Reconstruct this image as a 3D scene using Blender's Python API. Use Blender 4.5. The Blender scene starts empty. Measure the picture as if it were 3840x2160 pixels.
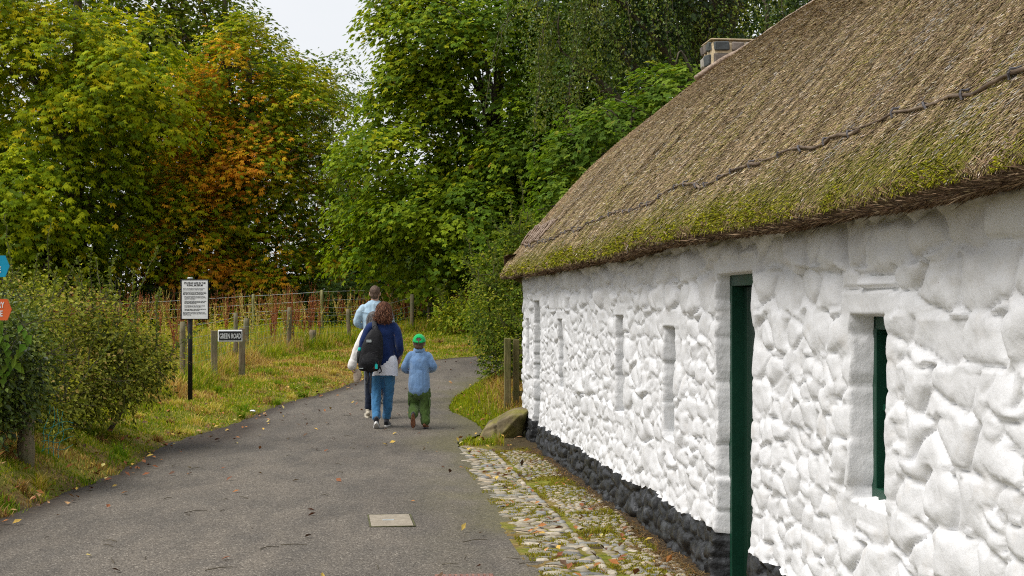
import bpy, math, random
import numpy as np
from mathutils import Vector, Matrix

rng = np.random.default_rng(11)
random.seed(5)
S = bpy.context.scene
COL = S.collection
R = math.radians
CAM_Z = 1.65

# ------------------------------------------------------------------ noise
def _hash(i, j, k, seed):
    with np.errstate(over='ignore'):
        n = (i.astype(np.int64) * 374761393 + j.astype(np.int64) * 668265263 + k.astype(np.int64) * 1274126177 + seed * 974634777)
        n = (n ^ (n >> 13)) * 1274126177
        n = n ^ (n >> 16)
    return (n & 0xffffff).astype(np.float64) / float(0xffffff)

def vnoise(x, y, z=None, seed=0):
    x = np.asarray(x, float); y = np.asarray(y, float) + np.zeros_like(x)
    z = np.zeros_like(x) if z is None else np.asarray(z, float) + np.zeros_like(x)
    xi, yi, zi = np.floor(x), np.floor(y), np.floor(z)
    fx, fy, fz = x - xi, y - yi, z - zi
    fx, fy, fz = [f * f * (3 - 2 * f) for f in (fx, fy, fz)]
    out = 0
    for a in (0, 1):
        for b in (0, 1):
            for c in (0, 1):
                w = (fx if a else 1 - fx) * (fy if b else 1 - fy) * (fz if c else 1 - fz)
                out = out + w * _hash(xi + a, yi + b, zi + c, seed)
    return out * 2 - 1

def fbm(x, y, z=None, octv=3, seed=0):
    t, a, n = 0, 1.0, 0
    for o in range(octv):
        f = 2.0 ** o
        t = t + a * vnoise(np.asarray(x) * f, np.asarray(y) * f, None if z is None else np.asarray(z) * f, seed + o)
        n += a; a *= 0.5
    return t / n

def smooth(a, b, x):
    t = np.clip((x - a) / (b - a), 0, 1)
    return t * t * (3 - 2 * t)

def unit(v):
    return v / np.maximum(np.linalg.norm(v, axis=-1, keepdims=True), 1e-9)

# ------------------------------------------------------------------ objects
def tag(o, label=None, cat=None, group=None, kind=None):
    if label: o['label'] = label
    if cat: o['category'] = cat
    if group: o['group'] = group
    if kind: o['kind'] = kind
    return o

def empty(name, loc=(0, 0, 0), rz=0.0, label=None, cat=None, group=None):
    o = bpy.data.objects.new(name, None)
    COL.objects.link(o)
    o.location = loc; o.rotation_euler = (0, 0, rz)
    o.empty_display_size = 0.2
    return tag(o, label, cat, group)

def raw_mesh(name, V, faces, tint=None, smooth_sh=False, masks=None):
    V = np.asarray(V, np.float32).reshape(-1, 3)
    if isinstance(faces, np.ndarray): faces = [faces]
    faces = [np.asarray(f, np.int32) for f in faces if len(f)]
    me = bpy.data.meshes.new(name)
    me.vertices.add(len(V)); me.vertices.foreach_set('co', V.ravel())
    loops = np.concatenate([f.ravel() for f in faces])
    tot = np.concatenate([np.full(len(f), f.shape[1], np.int32) for f in faces])
    start = np.concatenate([[0], np.cumsum(tot)[:-1]]).astype(np.int32)
    me.loops.add(len(loops)); me.loops.foreach_set('vertex_index', loops)
    me.polygons.add(len(tot)); me.polygons.foreach_set('loop_start', start)
    me.polygons.foreach_set('use_smooth', np.full(len(tot), bool(smooth_sh)))
    me.update(calc_edges=True)
    if tint is not None:
        a = me.attributes.new('tint', 'FLOAT_COLOR', 'POINT')
        c = np.ones((len(V), 4), np.float32); c[:, :3] = np.asarray(tint, np.float32)
        a.data.foreach_set('color', c.ravel())
    for k, m in (masks or {}).items():
        a = me.attributes.new(k, 'FLOAT', 'POINT')
        a.data.foreach_set('value', np.asarray(m, np.float32).ravel())
    return me

def add(name, me, mat=None, parent=None, loc=None):
    o = bpy.data.objects.new(name, me)
    COL.objects.link(o)
    if mat is not None:
        me.materials.clear(); me.materials.append(mat)
    if parent is not None: o.parent = parent
    if loc is not None: o.location = loc
    return o

class MB:
    """collects shapes that make ONE mesh"""
    def __init__(s): s.v = []; s.f = []; s.n = 0
    def put(s, V, F):
        V = np.asarray(V, float).reshape(-1, 3)
        s.v.append(V)
        for f in (F if isinstance(F, list) else [F]):
            s.f.append(np.asarray(f) + s.n)
        s.n += len(V)
        return s
    def box(s, c, d, rz=0.0, bev=0.0):
        x, y, z = [k / 2 for k in d]
        if bev > 0:
            b = min(bev, x * .9, y * .9, z * .9)
            V = []
            for (sx, sy, sz) in [(a, b_, c_) for a in (-1, 1) for b_ in (-1, 1) for c_ in (-1, 1)]:
                V += [(sx * x, sy * (y - b), sz * (z - b)), (sx * (x - b), sy * y, sz * (z - b)), (sx * (x - b), sy * (y - b), sz * z)]
            V = np.array(V); idx = lambda a, b_, c_, k: (a * 4 + b_ * 2 + c_) * 3 + k
            Q = []; T = []
            for a in (0, 1):
                Q.append([idx(a, 0, 0, 0), idx(a, 1, 0, 0), idx(a, 1, 1, 0), idx(a, 0, 1, 0)])
                Q.append([idx(0, a, 0, 1), idx(1, a, 0, 1), idx(1, a, 1, 1), idx(0, a, 1, 1)])
                Q.append([idx(0, 0, a, 2), idx(1, 0, a, 2), idx(1, 1, a, 2), idx(0, 1, a, 2)])
            for a in (0, 1):
                for c_ in (0, 1):
                    Q.append([idx(a, c_, 0, 0), idx(a, c_, 1, 0), idx(a, c_, 1, 1), idx(a, c_, 0, 1)])
                    Q.append([idx(a, 0, c_, 0), idx(a, 1, c_, 0), idx(a, 1, c_, 2), idx(a, 0, c_, 2)])
                    Q.append([idx(0, a, c_, 1), idx(1, a, c_, 1), idx(1, a, c_, 2), idx(0, a, c_, 2)])
            for a in (0, 1):
                for b_ in (0, 1):
                    for c_ in (0, 1): T.append([idx(a, b_, c_, 0), idx(a, b_, c_, 1), idx(a, b_, c_, 2)])
            F = [np.array(Q), np.array(T)]
        else:
            V = np.array([(i * x, j * y, k * z) for i in (-1, 1) for j in (-1, 1) for k in (-1, 1)])
            F = np.array([[0, 1, 3, 2], [4, 6, 7, 5], [0, 4, 5, 1], [2, 3, 7, 6], [0, 2, 6, 4], [1, 5, 7, 3]])
        cr, sr = math.cos(rz), math.sin(rz)
        V = V @ np.array([[cr, sr, 0], [-sr, cr, 0], [0, 0, 1]]) + np.array(c)
        return s.put(V, F)
    def tube(s, P, rad, seg=8, ref=(1, 0, 0), caps=True):
        V, F = loft(P, rad, seg, ref, caps)
        return s.put(V, F)
    def build(s, name, mat, parent=None, sm=False, tint=None):
        me = raw_mesh(name, np.concatenate(s.v), s.f, tint, sm)
        import bmesh
        bm = bmesh.new(); bm.from_mesh(me); bmesh.ops.recalc_face_normals(bm, faces=bm.faces); bm.to_mesh(me); bm.free()
        return add(name, me, mat, parent)

def loft(P, rad, seg=12, ref=(1, 0, 0), caps=True, hemi=False):
    """tube through points P; rad = r or (rx, ry) per point"""
    P = np.asarray(P, float); n = len(P)
    rad = np.asarray(rad, float)
    if rad.ndim == 0: rad = np.full(n, float(rad))
    if rad.ndim == 1: rad = np.stack([rad, rad], 1)
    T = np.gradient(P, axis=0); T = unit(T)
    if hemi:
        pre, prr, post, por = [], [], [], []
        for a in (80, 55, 28):
            c, d = math.cos(R(a)), math.sin(R(a))
            pre.append(P[0] - T[0] * rad[0].mean() * d); prr.append(rad[0] * c)
            post.insert(0, P[-1] + T[-1] * rad[-1].mean() * d); por.insert(0, rad[-1] * c)
        P = np.concatenate([pre, P, post]); rad = np.concatenate([prr, rad, por])
        T = np.concatenate([[T[0]] * 3, T, [T[-1]] * 3]); n = len(P)
    ref = np.asarray(ref, float)
    e1 = ref - (T @ ref)[:, None] * T
    bad = np.linalg.norm(e1, axis=1) < 0.15
    if bad.any():
        r2 = np.array([0, 1.0, 0.3]); e1[bad] = (r2 - (T @ r2)[:, None] * T)[bad]
    e1 = unit(e1); e2 = np.cross(T, e1)
    a = np.linspace(0, 2 * np.pi, seg, endpoint=False)
    V = P[:, None, :] + (np.cos(a)[None, :, None] * e1[:, None, :]) * rad[:, 0][:, None, None] + (np.sin(a)[None, :, None] * e2[:, None, :]) * rad[:, 1][:, None, None]
    V = V.reshape(-1, 3)
    i = np.arange(n - 1)[:, None] * seg; j = np.arange(seg)[None, :]; j2 = (j + 1) % seg
    Q = np.stack([i + j, i + j2, i + seg + j2, i + seg + j], -1).reshape(-1, 4)
    F = [Q]
    if caps:
        V = np.concatenate([V, P[:1], P[-1:]]); k = n * seg
        j = np.arange(seg); j2 = (j + 1) % seg
        F.append(np.concatenate([np.stack([j2, j, np.full(seg, k)], 1), np.stack([(n - 1) * seg + j, (n - 1) * seg + j2, np.full(seg, k + 1)], 1)]))
    return V, F

def spline(P, n):
    """Catmull-Rom through rows of P (any width)"""
    P = np.asarray(P, float)
    if len(P) < 3:
        t = np.linspace(0, 1, n)[:, None]; return P[0] * (1 - t) + P[-1] * t
    Q = np.concatenate([[2 * P[0] - P[1]], P, [2 * P[-1] - P[-2]]])
    t = np.linspace(0, len(P) - 1 - 1e-6, n); k = t.astype(int); f = (t - k)[:, None]
    a, b, c, d = Q[k], Q[k + 1], Q[k + 2], Q[k + 3]
    return 0.5 * (2 * b + (c - a) * f + (2 * a - 5 * b + 4 * c - d) * f ** 2 + (3 * b - a - 3 * c + d) * f ** 3)

# ------------------------------------------------------------------ materials
def new_mat(name):
    m = bpy.data.materials.new(name); m.use_nodes = True
    nt = m.node_tree; nt.nodes.clear()
    return m, nt, nt.nodes, nt.links

def noise_mat(name, cols, scale=5, detail=6, rough=0.8, bump=0.3, bscale=None, stretch=(1, 1, 1), spec=0.3, dist=0.02,
              cols2=None, scale2=1.0, attr=None, sheen=0.0, metallic=0.0):
    """colour ramp over noise (object space), optional second colour set mixed by low-frequency noise, optional tint attribute multiply"""
    m, nt, N, L = new_mat(name)
    out = N.new('ShaderNodeOutputMaterial'); b = N.new('ShaderNodeBsdfPrincipled')
    L.new(b.outputs[0], out.inputs[0])
    tc = N.new('ShaderNodeTexCoord'); mp = N.new('ShaderNodeMapping'); mp.inputs['Scale'].default_value = stretch
    L.new(tc.outputs['Object'], mp.inputs[0])
    def ramp(cs, sc, det):
        n = N.new('ShaderNodeTexNoise'); n.inputs['Scale'].default_value = sc; n.inputs['Detail'].default_value = det
        n.inputs['Roughness'].default_value = 0.62
        L.new(mp.outputs[0], n.inputs['Vector'])
        r = N.new('ShaderNodeValToRGB'); e = r.color_ramp.elements
        while len(e) > 1: e.remove(e[-1])
        for i, (p, c) in enumerate(cs):
            el = e[0] if i == 0 else e.new(p)
            el.position = p; el.color = (*c, 1)
        L.new(n.outputs[0], r.inputs[0])
        return r.outputs[0], n
    col, n1 = ramp(cols, scale, detail)
    if cols2:
        c2, _ = ramp(cols2, scale, detail)
        n3 = N.new('ShaderNodeTexNoise'); n3.inputs['Scale'].default_value = scale2; n3.inputs['Detail'].default_value = 4
        L.new(tc.outputs['Object'], n3.inputs['Vector'])
        rr = N.new('ShaderNodeValToRGB'); rr.color_ramp.elements[0].position = .42; rr.color_ramp.elements[1].position = .6
        L.new(n3.outputs[0], rr.inputs[0])
        mx = N.new('ShaderNodeMix'); mx.data_type = 'RGBA'
        L.new(rr.outputs[0], mx.inputs[0]); L.new(col, mx.inputs[6]); L.new(c2, mx.inputs[7]); col = mx.outputs[2]
    if attr:
        at = N.new('ShaderNodeAttribute'); at.attribute_name = attr
        mx = N.new('ShaderNodeMix'); mx.data_type = 'RGBA'; mx.blend_type = 'MULTIPLY'; mx.inputs[0].default_value = 1
        L.new(col, mx.inputs[6]); L.new(at.outputs['Color'], mx.inputs[7]); col = mx.outputs[2]
    L.new(col, b.inputs['Base Color'])
    b.inputs['Roughness'].default_value = rough; b.inputs['Specular IOR Level'].default_value = spec
    b.inputs['Metallic'].default_value = metallic
    if sheen: b.inputs['Sheen Weight'].default_value = sheen
    if bump:
        nb = N.new('ShaderNodeTexNoise'); nb.inputs['Scale'].default_value = bscale or scale * 3; nb.inputs['Detail'].default_value = 6
        L.new(mp.outputs[0], nb.inputs['Vector'])
        bp = N.new('ShaderNodeBump'); bp.inputs['Strength'].default_value = bump; bp.inputs['Distance'].default_value = dist
        L.new(nb.outputs[0], bp.inputs['Height']); L.new(bp.outputs[0], b.inputs['Normal'])
    m['bsdf'] = b.name
    return m

def leaf_mat(name, trans=0.38, rough=0.6, spec=0.08, tr_col=(1.5, 1.5, 0.5)):
    m, nt, N, L = new_mat(name)
    out = N.new('ShaderNodeOutputMaterial'); b = N.new('ShaderNodeBsdfPrincipled'); t = N.new('ShaderNodeBsdfTranslucent'); mx = N.new('ShaderNodeMixShader')
    at = N.new('ShaderNodeAttribute'); at.attribute_name = 'tint'
    mu = N.new('ShaderNodeMix'); mu.data_type = 'RGBA'; mu.blend_type = 'MULTIPLY'; mu.inputs[0].default_value = 1; mu.inputs[7].default_value = (*tr_col, 1)
    L.new(at.outputs['Color'], b.inputs['Base Color']); L.new(at.outputs['Color'], mu.inputs[6]); L.new(mu.outputs[2], t.inputs['Color'])
    b.inputs['Roughness'].default_value = rough; b.inputs['Specular IOR Level'].default_value = spec
    mx.inputs[0].default_value = trans
    L.new(b.outputs[0], mx.inputs[1]); L.new(t.outputs[0], mx.inputs[2]); L.new(mx.outputs[0], out.inputs[0])
    return m

def tint_mat(name, rough=0.8, spec=0.25, bump=0.0, bscale=60, dist=.004):
    m, nt, N, L = new_mat(name)
    out = N.new('ShaderNodeOutputMaterial'); b = N.new('ShaderNodeBsdfPrincipled')
    at = N.new('ShaderNodeAttribute'); at.attribute_name = 'tint'
    tc = N.new('ShaderNodeTexCoord'); n = N.new('ShaderNodeTexNoise'); n.inputs['Scale'].default_value = bscale; n.inputs['Detail'].default_value = 5
    L.new(tc.outputs['Object'], n.inputs['Vector'])
    mr = N.new('ShaderNodeMapRange'); mr.inputs[1].default_value = .25; mr.inputs[2].default_value = .75; mr.inputs[3].default_value = .72; mr.inputs[4].default_value = 1.25
    L.new(n.outputs[0], mr.inputs[0])
    mu = N.new('ShaderNodeMix'); mu.data_type = 'RGBA'; mu.blend_type = 'MULTIPLY'; mu.inputs[0].default_value = 1
    L.new(at.outputs['Color'], mu.inputs[6]); L.new(mr.outputs[0], mu.inputs[7]); L.new(mu.outputs[2], b.inputs['Base Color'])
    b.inputs['Roughness'].default_value = rough; b.inputs['Specular IOR Level'].default_value = spec
    if bump:
        bp = N.new('ShaderNodeBump'); bp.inputs['Strength'].default_value = bump; bp.inputs['Distance'].default_value = dist
        L.new(n.outputs[0], bp.inputs['Height']); L.new(bp.outputs[0], b.inputs['Normal'])
    L.new(b.outputs[0], out.inputs[0])
    return m

M = {}
M['leaf'] = leaf_mat('leaf')
M['leaf_dark'] = leaf_mat('glossy_leaf', trans=.22, rough=.42, spec=.35)
M['grass'] = leaf_mat('grass_blade', trans=.34, rough=.7, spec=.04, tr_col=(1.4, 1.35, .7))
M['straw'] = tint_mat('thatch_straw', .85, .15)
M['litter'] = tint_mat('leaf_litter', .7, .25)
M['cobble'] = tint_mat('cobble_stone', .75, .3, .4, 45)
M['bark'] = noise_mat('bark', [(.3, (.045, .035, .022)), (.55, (.09, .075, .05)), (.75, (.13, .115, .08))], 6, 8, .9, .6, 14, (1, 1, .35))
M['post_wood'] = noise_mat('weathered_post', [(.3, (.10, .075, .045)), (.5, (.18, .14, .085)), (.72, (.27, .22, .145))], 9, 8, .85, .5, 30, (3, 3, .3), cols2=[(.3, (.10, .10, .05)), (.7, (.17, .16, .09))], scale2=3)
M['black_paint'] = noise_mat('black_gloss_paint', [(.3, (.006, .006, .007)), (.7, (.015, .015, .016))], 30, 4, .42, .08, 60, spec=.22)
M['white_paint'] = noise_mat('white_sign_paint', [(.3, (.62, .63, .64)), (.7, (.74, .75, .76))], 20, 4, .45, .03, 60)
M['ink'] = noise_mat('black_ink', [(.3, (.01, .01, .012)), (.7, (.02, .02, .02))], 20, 2, .5, 0)
M['wire'] = noise_mat('galvanised_wire', [(.3, (.30, .33, .33)), (.7, (.42, .46, .46))], 20, 3, .45, 0, metallic=.3)
M['green_paint'] = noise_mat('dark_green_paint', [(.3, (.0016, .015, .008)), (.7, (.003, .021, .0115))], 3, 5, .40, .05, 40, (4, 4, .5), spec=.4)
M['green_frame'] = noise_mat('green_frame_paint', [(.3, (.004, .036, .019)), (.7, (.007, .050, .028))], 6, 5, .42, .05, 40)
# ------------------------------------------------------------------ terrain
LEFT = spline([(-4.5, -6), (-4.25, 2), (-4.1, 8), (-4.0, 11.1), (-3.96, 14.3), (-4.12, 17.2), (-3.78, 19.7), (-3.58, 22), (-3.12, 24.2), (-2.83, 26.5), (-2.4, 29.3), (-1.7, 31.9), (-.5, 33.4), (1.6, 34.6), (5, 36), (14, 39)], 260)
RIGHT = spline([(2.0, -6), (.95, 3), (.29, 8.8), (.17, 9.8), (-.03, 11.5), (-.27, 14), (-.62, 16.8), (-.62, 17.5), (-.40, 18.3), (-.45, 19.2), (-.66, 20.2), (-.94, 21.3), (-.95, 22.6), (-.86, 23.9), (-.62, 26), (-.30, 27.8), (.8, 29.9), (3, 31.6), (6.2, 32.8), (14.6, 35.4)], 260)
_tt = np.arange(260)
LEFT = LEFT + np.stack([fbm(_tt * .9, _tt * 0.0 + 3, seed=3) * .07, np.zeros(260)], 1)
RIGHT = RIGHT + np.stack([fbm(_tt * .9, _tt * 0.0 + 9, seed=4) * .04, np.zeros(260)], 1)

def pl_dist(px, py, poly):
    px = np.asarray(px, float).ravel(); py = np.asarray(py, float).ravel()
    out = np.empty(len(px))
    A, B = poly[:-1], poly[1:]; D = B - A; dd = (D ** 2).sum(1) + 1e-12
    for i in range(0, len(px), 20000):
        X = px[i:i + 20000, None] - A[None, :, 0]; Y = py[i:i + 20000, None] - A[None, :, 1]
        t = np.clip((X * D[:, 0] + Y * D[:, 1]) / dd, 0, 1)
        out[i:i + 20000] = np.sqrt(((X - t * D[:, 0]) ** 2 + (Y - t * D[:, 1]) ** 2).min(1))
    return out

def in_poly(px, py, poly):
    px = np.asarray(px, float).ravel(); py = np.asarray(py, float).ravel(); r = np.zeros(len(px), bool)
    x1, y1 = poly[:, 0], poly[:, 1]; x2, y2 = np.roll(x1, -1), np.roll(y1, -1)
    for i in range(len(x1)):
        c = (y1[i] > py) != (y2[i] > py)
        if c.any():
            r ^= c & (px < (x2[i] - x1[i]) * (py - y1[i]) / (y2[i] - y1[i] + 1e-12) + x1[i])
    return r
ROADP = np.concatenate([LEFT, RIGHT[::-1]])

def zroad(Y):
    Y = np.minimum(np.asarray(Y, float), 80)
    t = Y - 17.3
    return .0175 * (t + np.sqrt(t * t + 2.2))

def ground(px, py):
    """terrain height, distance to the road (negative on it), and which side (-1 left, 1 right)"""
    px = np.asarray(px, float); py = np.asarray(py, float); sh = px.shape
    x, y = px.ravel(), py.ravel()
    dl, dr = pl_dist(x, y, LEFT), pl_dist(x, y, RIGHT)
    ins = in_poly(x, y, ROADP)
    side = np.where(dl < dr, -1, 1)
    d = np.minimum(dl, dr)
    z = zroad(y)
    bumps = fbm(x * .9, y * .9, octv=3, seed=21)
    amp = np.interp(y, [12, 15, 21, 25, 29, 34, 60], [.34, .29, .15, .08, .05, .05, .05]); wd_ = np.interp(y, [12, 16, 21, 30], [.55, .8, 1.2, 1.4])
    zl = -.012 + amp * smooth(0, wd_, d) + (bumps * .10 + .05 * fbm(x * 2.6, y * 2.2, octv=2, seed=22)) * smooth(.1, .8, d) + .24 * smooth(-4.2, -2.4, x) * smooth(34.5, 37.5, y) * smooth(.2, 2.2, d) 
    mound = np.exp(-(((x + .15) / .75) ** 2 + ((y - 22.6) / 2.6) ** 2))
    zr_ = -.012 + mound * .40 * smooth(0, .8, d) + bumps * .04 * smooth(.1, .8, d) - .02 * smooth(18.5, 16.5, y)
    z = z + np.where(side < 0, zl, zr_)
    z = np.where(ins, zroad(y) - .05, z)
    return z.reshape(sh), np.where(ins, -d, d).reshape(sh), side.reshape(sh)

def gz(x, y):
    return float(ground(np.array([x]), np.array([y]))[0][0])

def axis(parts):
    return np.unique(np.round(np.concatenate([np.arange(a, b, s) for a, b, s in parts]), 4))
gx = axis([(-400, -60, 40), (-60, -20, 2.5), (-20, -8, .6), (-8, 2.2, .085), (2.2, 8, .5), (8, 30, 2.2), (30, 401, 40)])
gy = axis([(-60, -6, 6), (-6, 7, .6), (7, 34, .10), (34, 48, .4), (48, 90, 2), (90, 420, 40)])
GX, GY = np.meshgrid(gx, gy)
GZ, GD, GS = ground(GX, GY)
nx, ny = len(gx), len(gy)
ii = (np.arange(ny - 1)[:, None] * nx + np.arange(nx - 1)[None, :]).ravel()
Q = np.stack([ii, ii + 1, ii + nx + 1, ii + nx], 1)
m, nt, N, L = new_mat('verge_soil')
def soil_mat():
    out = N.new('ShaderNodeOutputMaterial'); b = N.new('ShaderNodeBsdfPrincipled'); L.new(b.outputs[0], out.inputs[0])
    tc = N.new('ShaderNodeTexCoord')
    def nz(sc, det=6):
        n = N.new('ShaderNodeTexNoise'); n.inputs['Scale'].default_value = sc; n.inputs['Detail'].default_value = det; n.inputs['Roughness'].default_value = .65
        L.new(tc.outputs['Object'], n.inputs['Vector']); return n.outputs[0]
    def rp(s, cs):
        r = N.new('ShaderNodeValToRGB'); e = r.color_ramp.elements
        while len(e) > 1: e.remove(e[-1])
        for i, (p, c) in enumerate(cs):
            el = e[0] if i == 0 else e.new(p); el.position = p; el.color = (*c, 1)
        L.new(s, r.inputs[0]); return r.outputs[0]
    c1 = rp(nz(14), [(.3, (.07, .085, .012)), (.5, (.16, .17, .022)), (.7, (.26, .23, .05))])
    c2 = rp(nz(20), [(.3, (.07, .045, .02)), (.5, (.19, .13, .05)), (.72, (.34, .26, .10))])
    fac = rp(nz(1.3, 5), [(.42, (0, 0, 0)), (.6, (1, 1, 1))])
    mx = N.new('ShaderNodeMix'); mx.data_type = 'RGBA'; L.new(fac, mx.inputs[0]); L.new(c1, mx.inputs[6]); L.new(c2, mx.inputs[7])
    at = N.new('ShaderNodeAttribute'); at.attribute_name = 'dirt'
    c3 = rp(nz(30), [(.3, (.028, .021, .014)), (.6, (.065, .048, .03)), (.75, (.12, .09, .055))])
    m2 = N.new('ShaderNodeMix'); m2.data_type = 'RGBA'; L.new(at.outputs['Fac'], m2.inputs[0]); L.new(mx.outputs[2], m2.inputs[6]); L.new(c3, m2.inputs[7])
    L.new(m2.outputs[2], b.inputs['Base Color']); b.inputs['Roughness'].default_value = .95; b.inputs['Specular IOR Level'].default_value = .1
    bp = N.new('ShaderNodeBump'); bp.inputs['Strength'].default_value = .7; bp.inputs['Distance'].default_value = .03
    L.new(nz(35), bp.inputs['Height']); L.new(bp.outputs[0], b.inputs['Normal'])
soil_mat(); M['soil'] = m
dirt = (smooth(.22, .0, GD) * (GS < 0) * (.5 + .5 * smooth(-.2, .3, fbm(GX * 1.5, GY * 1.5, seed=8)))) + (GS > 0) * smooth(18.5, 18.1, GY) * smooth(-.35, .0, GX) * .9
g = add('ground', raw_mesh('ground', np.stack([GX, GY, GZ], -1), Q, smooth_sh=True, masks={'dirt': np.clip(dirt, 0, 1)}), M['soil'])
tag(g, 'sloping grassy ground with bare earth along the lane', 'ground', kind='structure')

# ------------------------------------------------------------------ road
ns, nc = 420, 44
tt = np.linspace(0, 259, ns)
Lr = np.stack([np.interp(tt, np.arange(260), LEFT[:, k]) for k in (0, 1)], 1)
Rr = np.stack([np.interp(tt, np.arange(260), RIGHT[:, k]) for k in (0, 1)], 1)
# pair both edges by forward distance so that stations run across the lane
Rr_y = np.interp(np.linspace(0, 1, ns), np.linspace(0, 1, 260), RIGHT[:, 1])
w = np.linspace(0, 1, nc)
P = Lr[:, None, :] * (1 - w)[None, :, None] + Rr[:, None, :] * w[None, :, None]
rz_ = zroad(P[..., 1]) + .004 + .012 * np.sin(np.pi * w)[None, :] + fbm(P[..., 0] * .5, P[..., 1] * .5, seed=31) * .008
ii = (np.arange(ns - 1)[:, None] * nc + np.arange(nc - 1)[None, :]).ravel()
Q = np.stack([ii, ii + nc, ii + nc + 1, ii + 1], 1)[:, ::-1]
dL = np.minimum(np.linalg.norm(P - Lr[:, None, :], axis=-1), pl_dist(P[..., 0], P[..., 1], LEFT).reshape(P.shape[:2]))
dR = pl_dist(P[..., 0], P[..., 1], RIGHT).reshape(P.shape[:2])
nzz = fbm(P[..., 0] * 1.2, P[..., 1] * 1.2, seed=17) * .5 + .5
moss = smooth(1.0, 0, dR) * smooth(.25, .85, nzz + .30 * smooth(.4, 0, dR)) * .62
edge = smooth(.42, .0, dL) * smooth(.15, .7, nzz + .25)
patch = np.exp(-(((P[..., 0] + 3.85) / .50) ** 2 + ((P[..., 1] - 18.2) / 1.9) ** 2))
edge = np.clip(np.maximum(edge, patch * 2.2 * (nzz * .8 + .3)), 0, 1)
m, nt, N, L = new_mat('asphalt')
def asphalt():
    out = N.new('ShaderNodeOutputMaterial'); b = N.new('ShaderNodeBsdfPrincipled'); L.new(b.outputs[0], out.inputs[0])
    tc = N.new('ShaderNodeTexCoord')
    def nz(sc, det=6, st=None, ro=.6):
        n = N.new('ShaderNodeTexNoise'); n.inputs['Scale'].default_value = sc; n.inputs['Detail'].default_value = det; n.inputs['Roughness'].default_value = ro
        if st:
            mp = N.new('ShaderNodeMapping'); mp.inputs['Scale'].default_value = st; L.new(tc.outputs['Object'], mp.inputs[0]); L.new(mp.outputs[0], n.inputs['Vector'])
        else: L.new(tc.outputs['Object'], n.inputs['Vector'])
        return n.outputs[0]
    def rp(s, cs):
        r = N.new('ShaderNodeValToRGB'); e = r.color_ramp.elements
        while len(e) > 1: e.remove(e[-1])
        for i, (p, c) in enumerate(cs):
            el = e[0] if i == 0 else e.new(p); el.position = p; el.color = (*c, 1)
        L.new(s, r.inputs[0]); return r.outputs[0]
    def mix(f, a, c, mode='MIX'):
        x = N.new('ShaderNodeMix'); x.data_type = 'RGBA'; x.blend_type = mode
        if isinstance(f, float): x.inputs[0].default_value = f
        else: L.new(f, x.inputs[0])
        L.new(a, x.inputs[6]); L.new(c, x.inputs[7]); return x.outputs[2]
    vor = N.new('ShaderNodeTexVoronoi'); vor.inputs['Scale'].default_value = 95; L.new(tc.outputs['Object'], vor.inputs['Vector'])
    sep = N.new('ShaderNodeSeparateColor'); L.new(vor.outputs['Color'], sep.inputs[0])
    chips = rp(sep.outputs[0], [(0, (.066, .057, .048)), (.3, (.108, .095, .080)), (.65, (.142, .127, .108)), (.93, (.180, .162, .138)), (1, (.33, .305, .265))])
    gap = rp(vor.outputs['Distance'], [(.35, (1, 1, 1)), (.85, (.58, .57, .56))])
    c = mix(1.0, chips, gap, 'MULTIPLY')
    big = rp(nz(.6, 5, (1, .45, 1)), [(.3, (.64, .62, .60)), (.5, (.97, .96, .94)), (.72, (1.20, 1.17, 1.12))])
    c = mix(1.0, c, big, 'MULTIPLY')
    worn = rp(nz(3.2, 6, (1, .35, 1)), [(.35, (.82, .82, .82)), (.6, (1.12, 1.1, 1.07))])
    c = mix(1.0, c, worn, 'MULTIPLY')
    am = N.new('ShaderNodeAttribute'); am.attribute_name = 'moss'
    c = mix(am.outputs['Fac'], c, rp(nz(24), [(.35, (.06, .055, .022)), (.55, (.11, .10, .035)), (.7, (.17, .15, .07))]))
    ae = N.new('ShaderNodeAttribute'); ae.attribute_name = 'edge'
    c = mix(ae.outputs['Fac'], c, rp(nz(28), [(.35, (.016, .011, .008)), (.6, (.045, .032, .021)), (.75, (.10, .07, .042))]))
    L.new(c, b.inputs['Base Color']); b.inputs['Roughness'].default_value = .78; b.inputs['Specular IOR Level'].default_value = .35
    bp = N.new('ShaderNodeBump'); bp.inputs['Strength'].default_value = .8; bp.inputs['Distance'].default_value = .006; bp.invert = True
    L.new(vor.outputs['Distance'], bp.inputs['Height']); L.new(bp.outputs[0], b.inputs['Normal'])
asphalt(); M['asphalt'] = m
rd = add('lane', raw_mesh('lane', np.stack([P[..., 0], P[..., 1], rz_], -1), Q, smooth_sh=True, masks={'moss': moss, 'edge': edge}), m)
tag(rd, 'grey worn asphalt lane curving away to the right', 'road', kind='structure')
def road_z(x, y): return float(zroad(y)) + .012

# ------------------------------------------------------------------ leaf / blade generators
def kites(base, d, nrm, L_, W_, mid=.5, fold=.12, droop=.1):
    """leaf-shaped quads: base, two sides, tip"""
    d = unit(d); s = unit(np.cross(d, nrm)); n = unit(np.cross(s, d))
    L_ = L_[:, None]; W_ = W_[:, None]
    m_ = base + d * L_ * mid + n * L_ * fold
    tip = base + d * L_ - n * L_ * droop
    return np.stack([base, m_ + s * W_ * .5, tip, m_ - s * W_ * .5], 1).reshape(-1, 3)

def kite_mesh(name, V, col, mat, parent=None):
    n = len(V) // 4
    return add(name, raw_mesh(name, V, np.arange(n * 4).reshape(-1, 4), np.repeat(col, 4, 0)), mat, parent)

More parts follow.
